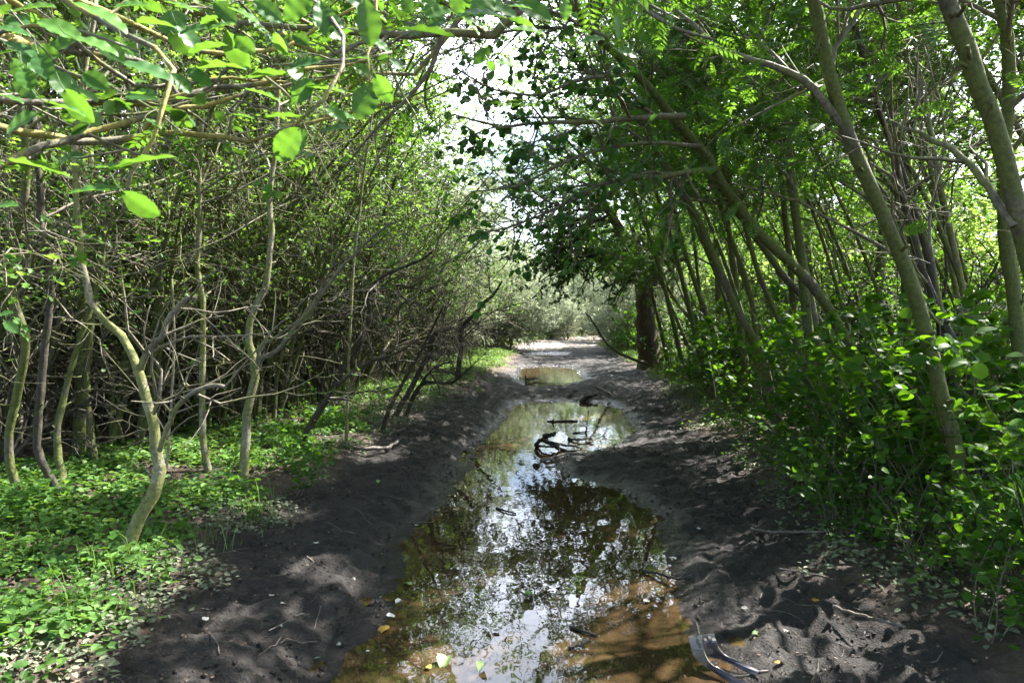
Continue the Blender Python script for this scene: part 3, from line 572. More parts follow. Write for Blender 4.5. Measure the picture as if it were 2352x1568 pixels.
# leaf stalks
pa = np.stack([pos + nrm(D) * 0.005, pos - nrm(D) * sz[:, None] * .18 + (0, 0, .004), pos - nrm(D) * sz[:, None] * .32 + (0, 0, .015)], 1); V, Q, T = tube(pa, np.full((len(pos), 3), .0009), 4, rng); mb.add(V, Q)
n = 380; ps, D, Nn = on_twigs(rng, p2, n, .1, .5, .2); leaves(mb, T_ROUND, ps, D, Nn, rng.uniform(.035, .065, n), rng)
mb.build('crown', M['big'], ov, tp, True)

# ------------------------------------------------------------------ repeated plants: prototypes and copies
rng = np.random.default_rng(99)
used = set()
ORD = 'first second third fourth fifth sixth seventh eighth ninth tenth eleventh twelfth'.split()
def number(labs, spots):
    res = list(labs)
    for l in set(labs):
        ix = sorted([i for i, v in enumerate(labs) if v == l], key=lambda i: spots[i][0] / max(spots[i][1], .3))
        if len(ix) > 1:
            for k, i in enumerate(ix): res[i] = '%s, %s from left' % (l, ORD[k] if k < 12 else '%dth' % (k + 1))
    return res
def scatter(protos, spots, labels, group, sc=(.8, 1.2), rot=math.pi, rot0=0.0):
    for q, (x, y) in enumerate(spots):
        pr = protos[q % len(protos)]; z = gz(x, y) - .04; rz = rot0 + rng.uniform(-rot, rot); s = rng.uniform(*sc)
        lab = labels(x, y)
        if pr.name not in used:
            used.add(pr.name); pr.location = (x, y, z); pr.rotation_euler = (0, 0, rz); pr.scale = (s, s, s); pr['label'] = lab; pr['group'] = group
        else: dup(pr, (x, y, z), rz, s, lab, group)
def spots(n, y0, y1, fx, mind, seed, avoid=None, yp=1.0):
    r = np.random.default_rng(seed); res = []
    for _ in range(n * 60):
        y = y0 + (y1 - y0) * r.uniform() ** yp; a, b = fx(y); x = r.uniform(a, b)
        if all((x - u) ** 2 + (y - v) ** 2 > mind * mind for u, v in res): res.append((x, y))
        if len(res) >= n: break
    return res
Zr = np.zeros(3)
def curve_up(rng, h, lean, n=6, wob=.12):
    t = np.linspace(0, 1, n); p = np.stack([lean[0] * t**1.3 * h, lean[1] * t**1.3 * h, t * h], 1); p[1:, :2] += np.cumsum(rng.normal(0, wob * .4, (n - 1, 2)), 0); return p

# thorny thicket shrubs (left)
def shrub(seed, h, nst, leafn, leaf='lime', tpl=T_LOBE, name='thicket_shrub', cat='shrub', bark='twig', spread=.55, nb=160, nt_=900, size=(.035, .06), lt=.0, r=.028, tl=(.15, .5)):
    r_ = np.random.default_rng(seed); root = thing(name, 'x', cat, Zr)
    th = r_.uniform(0, 2 * math.pi, nst); p0 = np.stack([np.cos(th) * .12, np.sin(th) * .12, np.zeros(nst)], 1); d0 = np.stack([np.cos(th) * spread, np.sin(th) * spread, np.ones(nst)], 1) + r_.normal(0, .15, (nst, 3))
    P0, R0 = walk(r_, p0, d0, r_.uniform(.7, 1.05, nst) * h, r_.uniform(.6, 1.1, nst) * r, 11, .17, (0, 0, .03), .3)
    mb = MB(); V, Q, T = tube(P0, R0, 7, r_, False, .05); mb.add(V, Q); mb.build('stems', M[bark], root, None, True)
    mb = MB(); p1, r1 = kids(r_, P0, R0, nb, (.12, 1), (.4 * h / 3, 1.1 * h / 3), (30, 80), 7, .2, (0, 0, .02), .55, .3); V, Q, T = tube(p1, r1, 4, r_); mb.add(V, Q)
    p2, r2 = kids(r_, p1, r1, nt_, (.1, 1), tl, (30, 85), 5, .24, (0, 0, 0), .6, .4, None, .0016); V, Q, T = tube(p2, r2, 3, r_); mb.add(V, Q)
    mb.build('branches', M[bark], root, None, True)
    if leafn:
        zz = p2[:, -1, 2]; keep = p2[(zz > lt * h) | (r_.uniform(0, 1, len(zz)) < .06)]
        pos, D, Nn = on_twigs(r_, keep, leafn, .2, .5, .1); mb = MB(); leaves(mb, tpl, pos, D, Nn, r_.uniform(*size, leafn), r_); mb.build('crown', M[leaf], root).data['m'] = len(tpl[0])
    return root
TS = [shrub(200 + i, h, ns, ln, lt=lt, bark=bk) for i, (h, ns, ln, lt, bk) in enumerate([(4.2, 7, 3000, .36, 'twig'), (3.6, 6, 2400, .4, 'twig'), (4.8, 8, 3600, .36, 'twig'), (3.0, 7, 800, .4, 'barkdark'), (4.4, 6, 3000, .36, 'bark')])]
def place(x, y):
    px = 1176 + F * x / y; d_ = 'near' if y < 9 else 'middle' if y < 15 else 'rear' if y < 22 else 'farthest'
    for lim, t in ((90, 'behind the leftmost mossy trunk'), (250, 'left of the crooked forked tree'), (420, 'behind the crooked forked tree'), (530, 'behind the yellowish pole stem'), (680, 'behind the three forked tree'),
                   (800, 'left of the very thin sapling'), (930, 'right of the very thin sapling'), (1176, 'by the left grass bank'), (1540, 'beside the dark yew'), (1650, 'just right of the yew'), (1770, 'round the thin mossy trunks'),
                   (1950, 'behind the long slanting trunk'), (2110, 'left of the big curved trunk'), (2260, 'behind the big curved trunk'), (99999, 'at the right edge')):
        if px < lim: return d_, t
def llab(x, y):
    return 'thorny grey twigged shrub, %s rank %s' % place(x, y)
def llab_(x, y):
    a = 'near' if y < 9 else 'middle' if y < 16 else 'rear'
    return 'tangled thorny shrub with many grey twigs in the %s part of the left thicket' % a
TH = 'shrubs making up the left thicket'
scatter(TS, spots(29, 7.0, 17, lambda y: (le(y) - 4.8, le(y) - 1.5), .8, 1), llab, TH, (.8, 1.15))
scatter(TS, spots(20, 16, 30, lambda y: (le(y) - 7, le(y) - 1.4 - max(0, y - 19) * .35), 1.2, 2), llab, TH, (.85, 1.2))
scatter(TS, spots(7, 6, 13, lambda y: (-9, -5.6), .9, 3), llab, TH, (.8, 1.15))
scatter(TS, spots(7, 5.4, 7.4, lambda y: (-5.5, -3.9), .7, 33), llab, TH, (.7, .9))

# upright stems with canopy (left)
def pole(seed, h, leaf, tpl, nl, size, bark, lean, r=.045, t0=.5, name='young_tree', **k):
    r_ = np.random.default_rng(seed); return build_tree(name, 'x', 'tree', curve_up(r_, h, lean), np.linspace(r, r * .35, 6), seed, M[bark], M['twig'], M[leaf], tpl, nl=nl, size=size, t0=t0, npts=16, sides=8, **k)
PL = [pole(300 + i, h, 'lime', T_LOBE, nl, (.045, .075), bk, ln, nlimb=14, nb=110, nt_=420, limbL=(.9, 2.2)) for i, (h, nl, bk, ln) in enumerate([(6.5, 4200, 'bark', (.05, .02)), (7.2, 4600, 'barkdark', (-.04, .05)), (5.8, 3600, 'barkpale', (.1, -.03)), (7.8, 5000, 'bark', (0, 0))])]
def plab(x, y): return 'slim small leaved tree, %s rank %s' % place(x, y)
def plab_(x, y): return 'slim upright tree with small bright leaves standing in the %s of the left thicket' % ('front' if y < 10 else 'middle' if y < 18 else 'back')
scatter(PL, spots(26, 7.5, 20, lambda y: (le(y) - 6.5, le(y) - 1.9), 1.1, 4), plab, 'slim trees among the left thicket', (.85, 1.1))
scatter(PL, spots(8, 20, 32, lambda y: (le(y) - 8, le(y) - 3.2), 1.6, 5), plab, 'slim trees among the left thicket', (.85, 1.1))
scatter(PL, spots(9, 4.8, 12, lambda y: (-9, -5), 1.3, 6), plab, 'slim trees among the left thicket', (.85, 1.1))

CP = [shrub(850 + i, h, ns, 500, lt=.6, name='coppice_stool', bark=bk, spread=.13, nb=70, nt_=260, r=.03) for i, (h, ns, bk) in enumerate([(5.0, 5, 'bark'), (4.4, 4, 'barkdark'), (5.6, 6, 'bark')])]
scatter(CP, spots(40, 6.0, 16, lambda y: (le(y) - 4.8, le(y) - 1.4), .6, 44), lambda x, y: 'upright clump of bare stems, %s rank %s' % place(x, y), 'many stemmed clumps in the left thicket', (.8, 1.15))
TL = [pole(870 + i, 10, 'lime', T_LOBE, 13000, (.07, .11), 'bark', ln, r=.09, t0=.3, name='tall_tree', nlimb=26, nb=220, nt_=900, limbL=(1.4, 3.0), bl=(.5, 1.2), tl=(.2, .6)) for i, ln in enumerate([(.02, .02), (-.04, 0)])]
scatter(TL, [(-3.4, 12.0), (-3.3, 15.8), (-4.2, 14.2), (-4.4, 17.5), (-7, 17), (-4.9, 21.5), (-7.6, 20), (-6.3, 25.5), (-8.4, 13.5), (6.3, 27), (7.2, 31.5), (5.6, 18.5)], lambda x, y: 'tall fresh green tree, %s rank %s' % place(x, y), 'tall trees above the left thicket', (.85, 1.05))

HC = [pole(880 + i, 7.6, 'alder', T_OVAL, 6500, (.06, .09), 'bark', ln, r=.05, t0=.62, name='slender_tree', nlimb=18, nb=170, nt_=650, limbL=(1.3, 2.6), bl=(.5, 1.2), tl=(.2, .6)) for i, ln in enumerate([(-.16, 0), (-.1, -.04)])]
scatter(HC, [(3.0, 6.7), (4.6, 7.9), (3.5, 10.2), (3.6, 8.6), (4.2, 12.4), (4.3, 15.2)], lambda x, y: 'tall high crowned tree, %s rank %s' % place(x, y), 'slender trees crowned above the track', (.95, 1.05), .3)
scatter(HC, [(-3.9, 6.1), (-3.2, 9.4), (-3.9, 11.2)], lambda x, y: 'tall high crowned tree, %s rank %s' % place(x, y), 'slender trees crowned above the track', (.9, 1.05), 3.14)

HD = [pole(890, 7.0, 'lime', T_OVAL, 8000, (.06, .09), 'bark', (-.36, 0), r=.05, t0=.5, name='arching_tree', nlimb=18, nb=170, nt_=650, limbL=(1.2, 2.3), bl=(.5, 1.2), tl=(.2, .6))]
scatter(HD, [(3.3, 11.4), (3.5, 13.6), (3.9, 16.8)], lambda x, y: 'arching tree over the track, %s rank %s' % place(x, y), 'arching trees over the track', (.95, 1.08), .12)

# leaning trees (right)
RP = [pole(400 + i, h, lf, tp_, nl, sz, bk, ln, t0=.46, r=.031, nlimb=12, nb=90, nt_=330, limbL=(.9, 2.0), name='leaning_tree', droop=.2) for i, (h, lf, tp_, nl, sz, bk, ln) in enumerate([
    (6.2, 'rowan', T_PIN, 800, (.14, .2), 'bark', (-.5, 0)), (5.6, 'rowan', T_PIN, 760, (.14, .2), 'bark', (-.4, .1)), (6.8, 'alder', T_OVAL, 2300, (.05, .08), 'bark', (-.35, -.05)), (6.0, 'alder', T_OVAL, 2100, (.045, .075), 'barkpale', (-.2, .05))])]
def rlab(x, y): return 'leaning slender tree, %s rank %s' % place(x, y)
def rlab_(x, y): return 'leaning slender tree in the %s rows of the crowded right wood' % ('front' if x < re_(y) + 2.5 else 'back')
RGb = 'slender trees crowding the right wood'
scatter(RP, spots(32, 6.0, 16, lambda y: (re_(y) + 1.1, re_(y) + 6.5), .95, 7), rlab, RGb, (.8, 1.15), .35)
scatter(RP, spots(14, 16, 32, lambda y: (re_(y) + .9, re_(y) + 7), 1.6, 8), rlab, RGb, (.85, 1.2), .4)
scatter(RP, spots(12, 4.4, 9, lambda y: (4.6, 9.5), 1.1, 9), rlab, RGb, (.85, 1.1), .4)
BS = [shrub(250 + i, h, ns, ln, leaf='alder', tpl=T_OVAL, name='understory_shrub', lt=.0, bark=bk, size=(.04, .07), nb=90, nt_=420) for i, (h, ns, ln, bk) in enumerate([(2.6, 7, 1500, 'barkdark'), (2.1, 6, 1300, 'twig')])]
scatter(BS, spots(30, 6, 24, lambda y: (re_(y) + 1.6, re_(y) + 7.5), .95, 10), lambda x, y: 'leafy undergrowth shrub, %s rank %s' % place(x, y), 'undergrowth shrubs of the right wood', (.8, 1.2))
scatter(BS, spots(6, 9, 24, lambda y: (-9.5, le(y) - 4), 1.4, 11), lambda x, y: 'leafy green shrub deep inside the left thicket', 'leafy shrubs inside the left thicket', (.6, .9))

# saplings with round leaves (right verge)
def sapling(seed, h, nst, nl, size, leaf='alder'):
    r_ = np.random.default_rng(seed); root = thing('sapling', 'x', 'sapling', Zr)
    th = r_.uniform(0, 6.28, nst); p0 = np.stack([np.cos(th) * .07, np.sin(th) * .07, 0 * th], 1); P0, R0 = walk(r_, p0, np.stack([np.cos(th) * .3 - .1, np.sin(th) * .3, np.ones(nst)], 1), r_.uniform(.6, 1.05, nst) * h, np.full(nst, .006), 9, .09, (0, 0, .02), .3)
    p1, r1 = kids(r_, P0, R0, nst * 7, (.2, 1), (.15, .4), (35, 70), 5, .14, (0, 0, .03), .6, .4, None, .0013)
    mb = MB()
    for a, b_, s_ in ((P0, R0, 5), (p1, r1, 4)): V, Q, T = tube(a, b_, s_, r_); mb.add(V, Q)
    mb.build('stems', M['twig'], root, None, True)
    pos, D, Nn = on_twigs(r_, p1, nl, .1, .5, .15); pos2, D2, N2 = on_twigs(r_, P0, nl // 4, .3, .4, .1)
    mb = MB(); leaves(mb, T_ROUND, np.concatenate([pos, pos2]), np.concatenate([D, D2]), np.concatenate([Nn, N2]), r_.uniform(*size, nl + nl // 4), r_); mb.build('leaves', M[leaf], root, None, True)
    return root
SP = [sapling(500, 1.5, 5, 190, (.055, .11)), sapling(501, 1.1, 5, 150, (.05, .10)), sapling(502, 1.9, 6, 230, (.055, .12)), sapling(503, .75, 6, 120, (.035, .08))]
def slab(x, y): return 'round leaved sapling, %s rank %s' % place(x, y)
def slab_(x, y): return 'round leaved sapling on the right verge %s' % ('close to the camera' if y < 5 else 'beside the long puddle' if y < 9 else 'farther along the track')
SG = 'round leaved saplings along the right verge'
scatter(SP, spots(62, 2.9, 7, lambda y: (re_(y) + .45, re_(y) + 2.3), .24, 12), slab, SG, (.6, 1.0))
scatter([SP[3], SP[1]], spots(22, 2.9, 7, lambda y: (re_(y) + .2, re_(y) + .7), .2, 22), slab, SG, (.35, .6))
scatter(SP, spots(60, 7, 16, lambda y: (re_(y) + .3, re_(y) + 2.6), .28, 13), slab, SG, (.6, 1.1))
scatter(SP, spots(14, 15, 30, lambda y: (re_(y) + .5, re_(y) + 1.6), .6, 14), slab, SG, (.9, 1.4))
scatter(SP, [(-1.72, 5.35), (-2.35, 5.75), (-3.4, 7.4), (-2.6, 8.4)], lambda x, y: 'small leafy seedling among the herbs of the left bank', 'seedlings on the left bank', (.35, .5))

# tall trees added round the camera, mostly unseen, their crowns cutting down sky light
TT = [pole(800 + i, h, lf, T_OVAL, 8500, (.075, .115), 'bark', ln, r=.11, t0=.55, name='canopy_tree', nlimb=20, nb=200, nt_=700, limbL=(1.6, 3.4), bl=(.6, 1.5), tl=(.3, .7), ang=(45, 85)) for i, (h, lf, ln) in enumerate([(8.5, 'alder', (.1, .05)), (9.5, 'rowan', (-.1, 0))])]
TTP = [(-3.2, -3.5), (3.3, -2.6), (-3.4, 0.2), (3.6, 0.8), (-.6, -4.6), (7.2, 3.4), (-5.6, 2.6), (-5.2, 6.6), (8.4, 9.2), (-6.4, 10.5), (7.4, 14), (-8.6, 15.5), (8.5, 19)]
scatter(TT, TTP, lambda x, y: 'tall unseen tree added to shade the track' if y < 3 else 'thick stemmed tree added for shade, %s rank %s' % place(x, y), 'tall trees added to shade the track', (.9, 1.1))

# silver shrubs and clearing
SV = [shrub(600 + i, h, 9, nl, leaf='silver', tpl=T_NAR, name='silver_shrub', bark='twig', size=(.15, .26), nb=110, nt_=900, r=.04, tl=(.3, .7)) for i, (h, nl) in enumerate([(3.6, 12000), (5.0, 15000)])]
scatter([SV[1], SV[0]], [(-2.2, 23.5), (-3.0, 28.5), (-1.9, 34), (6.4, 38), (1.8, 53), (5.5, 53), (-1.5, 50), (9, 47)], lambda x, y: 'tall silvery grey willow like shrub %s' % ('left of the farthest puddle' if x < 0 else 'closing the view behind the clearing'), 'silvery shrubs round the clearing', (1.25, 1.6))
scatter(SV, [(-.2, 29.5), (-2.6, 26), (-3.0, 33), (.9, 47), (3.4, 42.8), (6.6, 47), (-2.6, 46), (6.0, 42), (4.9, 28.5), (5.9, 30.5), (-.9, 27.5), (-1.6, 31), (-1.9, 36), (.6, 43.5), (2.7, 45.5), (-1.0, 41), (5.0, 48.5), (-4, 38), (8.2, 51), (3.8, 50), (.5, 50), (5.4, 36.5), (5.9, 32.5)], lambda x, y: 'pale silvery feathery shrub %s' % ('left of the sunlit clearing' if x < 0 else 'behind the sunlit clearing' if y > 42 else 'right of the track beside the yew'), 'silvery shrubs round the clearing', (.8, 1.15))

# far trees
FT = [shrub(700 + i, h, 6, nl, leaf='far', tpl=T_OVAL, name='far_tree', cat='tree', bark='bark', size=(.14, .24), nb=120, nt_=900, r=.09, tl=(.5, 1.3), spread=.45) for i, (h, nl) in enumerate([(7.5, 7000), (9, 8500), (6.5, 6000)])]
def flab(x, y): return 'sunlit green tree standing beyond the %s' % ('left thicket' if x < -3 else 'right wood' if x > 6 else 'clearing at the end of the track')
FG = 'trees beyond the wood'
scatter(FT, spots(22, 14, 40, lambda y: (-26, -13), 2.6, 15), flab, FG, (.7, 1.1))
scatter(FT, spots(20, 9, 44, lambda y: (10.5 + .08 * y, 24), 2.6, 16), flab, FG, (.8, 1.2))
scatter(FT, spots(12, 54, 66, lambda y: (-12, 22), 3.0, 17), flab, FG, (1.05, 1.4))
scatter(FT, spots(8, 30, 50, lambda y: (-13, -4.5), 2.6, 18), flab, FG, (.8, 1.0))
scatter(FT, spots(7, 34, 52, lambda y: (13.5, 20), 2.6, 19), flab, FG, (.85, 1.15))

# ------------------------------------------------------------------ ground vegetation
rng = np.random.default_rng(5)
def sample(n, y0, y1, fa, fb, dens, yp=1.0):
    y = y0 + (y1 - y0) * rng.uniform(0, 1, n) ** yp; a, b_ = fa(y), fb(y); x = a + (b_ - a) * rng.uniform(0, 1, n)
    k = rng.uniform(0, 1, n) < dens(x, y); return x[k], y[k]
def flat_leaves(name, x, y, hgt, size, tpl, mat, label, tilt=.4):
    n = len(x); z = height(x, y) + hgt * rng.uniform(.15, 1, n); th = rng.uniform(0, 6.283, n)
    D = np.stack([np.cos(th), np.sin(th), rng.normal(-.1, .25, n)], 1); Nn = np.array([0, 0, 1.]) + rng.normal(0, tilt, (n, 3))
    mb = MB(); leaves(mb, tpl, np.stack([x, y, z], 1), D, Nn, rng.uniform(*size, n), rng); o = mb.build(name, mat); tag(o, label, 'plants', None, 'stuff'); return o
def herbd(x, y):
    dm = mudd(x, y); return ss(.05, .45, dm) * ss(.43, .60, fbm(x * 1.1, y * 1.1, 71) + .14 * ss(2.4, .6, dm) + .10 * ss(5.5, 3.5, y)) * (.25 + .75 * (fbm(x * 5, y * 5, 72) > .44)) * ss(4.6, 2.4, dm)
def clus(x, y, k, s):            # a plant is a small cluster of leaves
    return np.repeat(x, k) + rng.normal(0, s, len(x) * k), np.repeat(y, k) + rng.normal(0, s, len(x) * k)
x, y = sample(15000, 2.0, 8, lambda y: le(y) - 4.2, lambda y: le(y) + .2, herbd, 1.1); x, y = clus(x, y, 4, .03)
hh = .03 + .11 * fbm(x * 2, y * 2, 73)
flat_leaves('herb_carpet', x, y, hh, (.032, .062), T_OVAL, M['herb'], 'bright green low herbs carpeting the near left bank')
x, y = sample(5200, 2.2, 9, lambda y: le(y) - 3.6, lambda y: le(y) + .1, lambda x, y: herbd(x, y) * ss(.54, .62, fbm(x * 1.6, y * 1.6, 91))); x, y = clus(x, y, 5, .035)
flat_leaves('tall_herbs', x, y, .21, (.04, .075), T_LOBE, M['rowan'], 'taller darker nettle like herbs in patches on the left bank', .5)
x, y = sample(15000, 7.5, 30, lambda y: le(y) - 3.5, lambda y: le(y) + .2, herbd); x, y = clus(x, y, 3, .05)
flat_leaves('ground_plants', x, y, .12, (.04, .08), T_RH, M['herb'], 'green herbs along the foot of the left thicket')
x, y = sample(7000, 2.0, 14, lambda y: le(y) - .6, lambda y: le(y) + .25, lambda x, y: ss(-.12, .12, mudd(x, y)) * ss(.75, .3, mudd(x, y)) * ss(.38, .52, fbm(x * 1.7, y * 1.7, 75))); x, y = clus(x, y, 3, .03)
flat_leaves('verge_plants', x, y, .045, (.022, .042), T_OVAL, M['dusty'], 'dust coated grey green plants at the left edge of the mud')
x, y = sample(8000, 2.4, 26, lambda y: re_(y) - .3, lambda y: re_(y) + 2.2, lambda x, y: ss(-.05, .5, mudd(x, y)) * ss(.36, .5, fbm(x * 1.7, y * 1.7, 76))); x, y = clus(x, y, 3, .04)
flat_leaves('undergrowth', x, y, .14, (.03, .06), T_OVAL, M['alder'], 'low green undergrowth at the foot of the right saplings')
x, y = sample(2600, 3, 14, lambda y: re_(y) - .3, lambda y: re_(y) + .5, lambda x, y: ss(-.1, .15, mudd(x, y)) * ss(.4, .5, fbm(x * 1.7, y * 1.7, 78))); x, y = clus(x, y, 3, .03)
flat_leaves('low_plants', x, y, .05, (.025, .045), T_OVAL, M['dusty'], 'dull grey green plants at the right edge of the mud')
def grass(name, x, y, hl, label, wd=.0035):
    n = len(x); z = height(x, y) - .005; th = rng.uniform(0, 6.283, n); h = rng.uniform(*hl, n); be = rng.uniform(.2, .9, n) * h
    d = np.stack([np.cos(th), np.sin(th), 0 * th], 1); p = np.stack([-d[:, 1], d[:, 0], 0 * th], 1); b0 = np.stack([x, y, z], 1); up = np.array([0, 0, 1.])
    m_ = b0 + d * (be * .3)[:, None] + up * (h * .6)[:, None]; tpp = b0 + d * be[:, None] + up * (h * .95)[:, None]; w_ = (wd * (1 + .04 * y))[:, None]
    V = np.stack([b0 - p * w_, b0 + p * w_, m_ + p * w_ * .8, m_ - p * w_ * .8, tpp], 1).reshape(-1, 3); o_ = (np.arange(n) * 5)[:, None]
    o = meshobj(name, V, o_ + np.array([[0, 1, 2, 3]]), o_ + np.array([[3, 2, 4]]), M['grass'], var=np.repeat(rng.uniform(0, 1, n), 5)); tag(o, label, 'grass', None, 'stuff')
x, y = sample(26000, 8.5, 50, lambda y: le(y) - 2.6, lambda y: le(y) + .25, lambda x, y: ss(.02, .4, mudd(x, y)) * (.25 + .75 * ss(.42, .55, fbm(x * .8, y * .8, 81)))); grass('grass', x, y, (.06, .2), 'short bright grass along the left bank towards the clearing')
x, y = sample(15000, 15, 50, lambda y: re_(y) - .25, lambda y: re_(y) + 2.2, lambda x, y: ss(.02, .4, mudd(x, y))); grass('grass', x, y, (.06, .22), 'short grass on the right verge at the foot of the yew')
cx = np.array([(1110, 900), (1135, 880), (1150, 895), (240, 1330), (330, 1240), (600, 1180), (470, 1250), (180, 1420), (560, 1140), (20, 1300)]); px_, py_ = [], []
for a in cx:
    g = GG(*a); m_ = 34; px_.append(g[0] + rng.normal(0, .11, m_)); py_.append(g[1] + rng.normal(0, .11, m_))
x, y = np.concatenate(px_), np.concatenate(py_); k = mudd(x, y) > -.25; grass('grass', x[k], y[k], (.06, .26), 'taller loose grass tufts among the herbs of the left bank', .0025)
x, y = sample(60000, 38, 58, lambda y: 0 * y - 12, lambda y: 0 * y + 18, lambda x, y: ss(.05, .5, mudd(x, y)) * .6); grass('grass', x, y, (.08, .25), 'sunlit grass round the clearing at the end of the track', .005)
x, y = sample(40000, 8, 34, lambda y: 0 * y - 20, lambda y: 0 * y - 8.5, lambda x, y: 0 * x + .8); grass('grass', x, y, (.15, .45), 'sunlit meadow grass glimpsed behind the left thicket', .006)

# litter on the forest floor and crumbs on the mud
x, y = sample(26000, 1.8, 22, lambda y: le(y) - 6, lambda y: re_(y) + 5, lambda x, y: ss(-.1, .3, mudd(x, y)) * .8, 1.2)
flat_leaves('leaf_litter', x, y, .012, (.02, .05), T_RH, M['litter'], 'brown dead leaves covering the forest floor', .3)
x, y = sample(11000, 1.8, 16, lambda y: le(y), lambda y: re_(y), lambda x, y: (pud(x, y) > .04) * ss(-.9, -.1, mudd(x, y)) + .18 * (pud(x, y) > .03), 1.4)
flat_leaves('leaf_crumbs', x, y, .006, (.006, .024), T_RH, M['litter'], 'small bits of dead leaf strewn over the mud', .25)
x, y = sample(15000, 2, 13, le, re_, lambda x, y: 1.0 * (pud(x, y) > .05) * (.15 + .85 * ss(.48, .6, fbm(x * 2.2, y * 2.2, 95))), 1.4)
n = len(x); oc = np.array([(1, 0, 0), (0, 1, 0), (-1, 0, 0), (0, -1, 0), (0, 0, 1), (0, 0, -1.0)]); fc = np.array([(0, 1, 4), (1, 2, 4), (2, 3, 4), (3, 0, 4), (1, 0, 5), (2, 1, 5), (3, 2, 5), (0, 3, 5)])
sz_ = .003 + .011 * rng.uniform(0, 1, n) ** 3; V = (oc[None] * (1 + rng.normal(0, .25, (n, 6, 1))) + rng.normal(0, .2, (n, 6, 3))) * sz_[:, None, None] + np.stack([x, y, height(x, y) + sz_ * .3], 1)[:, None]
V = V.reshape(-1, 3); tag(meshobj('mud_crumbs', V, None, (fc[None] + (np.arange(n) * 6)[:, None, None]).reshape(-1, 3), M['soil'], smooth=True, attrs={'mud': np.ones(len(V)), 'wet': np.full(len(V), .2), 'dry': np.zeros(len(V)), 'field': np.zeros(len(V))}), 'crumbs and small clods of dark mud on the track', 'mud', None, 'stuff')
def twigs_on(n, y0, y1, fa, fb, dens, L, name, label):
    x, y = sample(n, y0, y1, fa, fb, dens, 1.2); n = len(x); th = rng.uniform(0, 6.283, n); d = np.stack([np.cos(th), np.sin(th), 0 * th], 1)
    P, Rr = walk(rng, np.stack([x, y, height(x, y) + .006], 1), d, rng.uniform(*L, n), rng.uniform(.0012, .004, n), 6, .14, (0, 0, 0), .5)
    P[:, :, 2] = height(P[:, :, 0], P[:, :, 1]) + .006; mb = MB(); V, Q, T = tube(P, Rr, 4, rng); mb.add(V, Q); tag(mb.build(name, M['wood'], None, None, True), label, 'twigs', None, 'stuff')
twigs_on(420, 2, 18, le, re_, lambda x, y: 1.0 * (pud(x, y) > .02), (.05, .28), 'twig_debris', 'thin dead twigs scattered over the mud')
twigs_on(1500, 2.5, 20, lambda y: le(y) - 5, lambda y: le(y), lambda x, y: .9 + 0 * x, (.1, .6), 'fallen_twigs', 'thin dead twigs lying below the left thicket')

# ------------------------------------------------------------------ fallen leaves one could count
def one_leaf(px, py, kind, label, s=.045, z=None, group=None):
    g = GG(px, py)
    if z is not None: g = G(px, py, z)
    n = 1; th = rng.uniform(0, 6.28); mb = MB(); V, Q, T = grid_leaf(9, .42, .05, rng.uniform(-.3, .3), rng.uniform(-.2, .6), .5, 2)
    V = V + np.stack([0 * V[:, 0], 0 * V[:, 0], rng.normal(0, .035, len(V))], 1); V[:, 0] -= .5
    lift = 0.006 if z is None else .004
    leaves(mb, (V, Q, T), np.array([[g[0], g[1], g[2] + lift + s * .06]]), np.array([[math.cos(th), math.sin(th), 0]]), np.array([[rng.normal(0, .12), rng.normal(0, .12), 1.]]), s, rng)
    o = mb.build('fallen_leaf', M[kind], None, (g[0], g[1], g[2]), True); tag(o, label, 'leaf', group); return o
GP = 'pale fallen leaves'
for px, py in [(624, 1369), (650, 1386), (694, 1381), (643, 1442), (755, 1224), (726, 1247), (778, 1356), (778, 1481), (728, 1511), (812, 1332), (845, 1498), (878, 1274), (903, 1097), (957, 1207)]:
    one_leaf(px, py, 'pale', 'small whitish dried leaf on the bare mud left of the puddle', rng.uniform(.02, .038), None, GP)
for px, py in [(462, 1356), (472, 1423), (474, 1400), (259, 1368), (91, 1244), (76, 1325), (51, 1434), (268, 1420), (160, 1365), (290, 1402)]:
    one_leaf(px, py, 'pale', 'small whitish dried leaf among the green herbs of the left bank', rng.uniform(.028, .045), None, GP)
for px, py in [(917, 1386), (898, 1415)]: one_leaf(px, py, 'pale', 'pale leaf lying right at the left waterline of the long puddle', .05, None, GP)
for px, py in [(1411, 1251), (1485, 1383), (1140, 1450)]: one_leaf(px, py, 'pale', 'pale leaf floating alone on the dark right half of the puddle' if px > 1200 else 'pale leaf floating on the reflected sky', .04, .002, GP if px > 1200 else None)
for px, py in [(1605, 1214), (1632, 1117), (1808, 1450), (1992, 1462), (1710, 1400)]: one_leaf(px, py, 'pale', 'pale leaf on the mud between the puddle and the right saplings', .035, None, GP)
for a in [(881, 1447, 'yellowl', 'curled orange brown leaf at the lower left waterline', .07, None), (1049, 1170, 'yellowl', 'small yellow leaf at the left waterline near the middle of the puddle', .05, .002),
          (1021, 1522, 'greenfall', 'pale green lobed leaf floating at the bottom of the photo', .085, .002), (1106, 1538, 'greenfall', 'round green leaf floating beside the pale lobed one', .06, .002),
          (1214, 1369, 'greenfall', 'oval yellow green leaf floating right of the reflected sky', .055, .002), (1738, 1461, 'greenfall', 'long light green leaf on the mud behind the speckled plastic piece', .05, None),
          (1786, 1522, 'yellowl', 'orange crumpled leaf on the mud right of the speckled plastic piece', .035, None), (937, 1342, 'greenfall', 'olive leaf lying in the shallow left edge of the water', .06, .002),
          (870, 1110, 'greenfall', 'green leaf on the mud slope left of the puddle middle', .05, None), (1873, 1380, 'yellowl', 'dull yellow leaf on the mud near the sticks at right', .04, None), (985, 1535, 'yellowl', 'small brown leaf afloat left of the pale lobed one', .035, .002)]:
    one_leaf(*a)

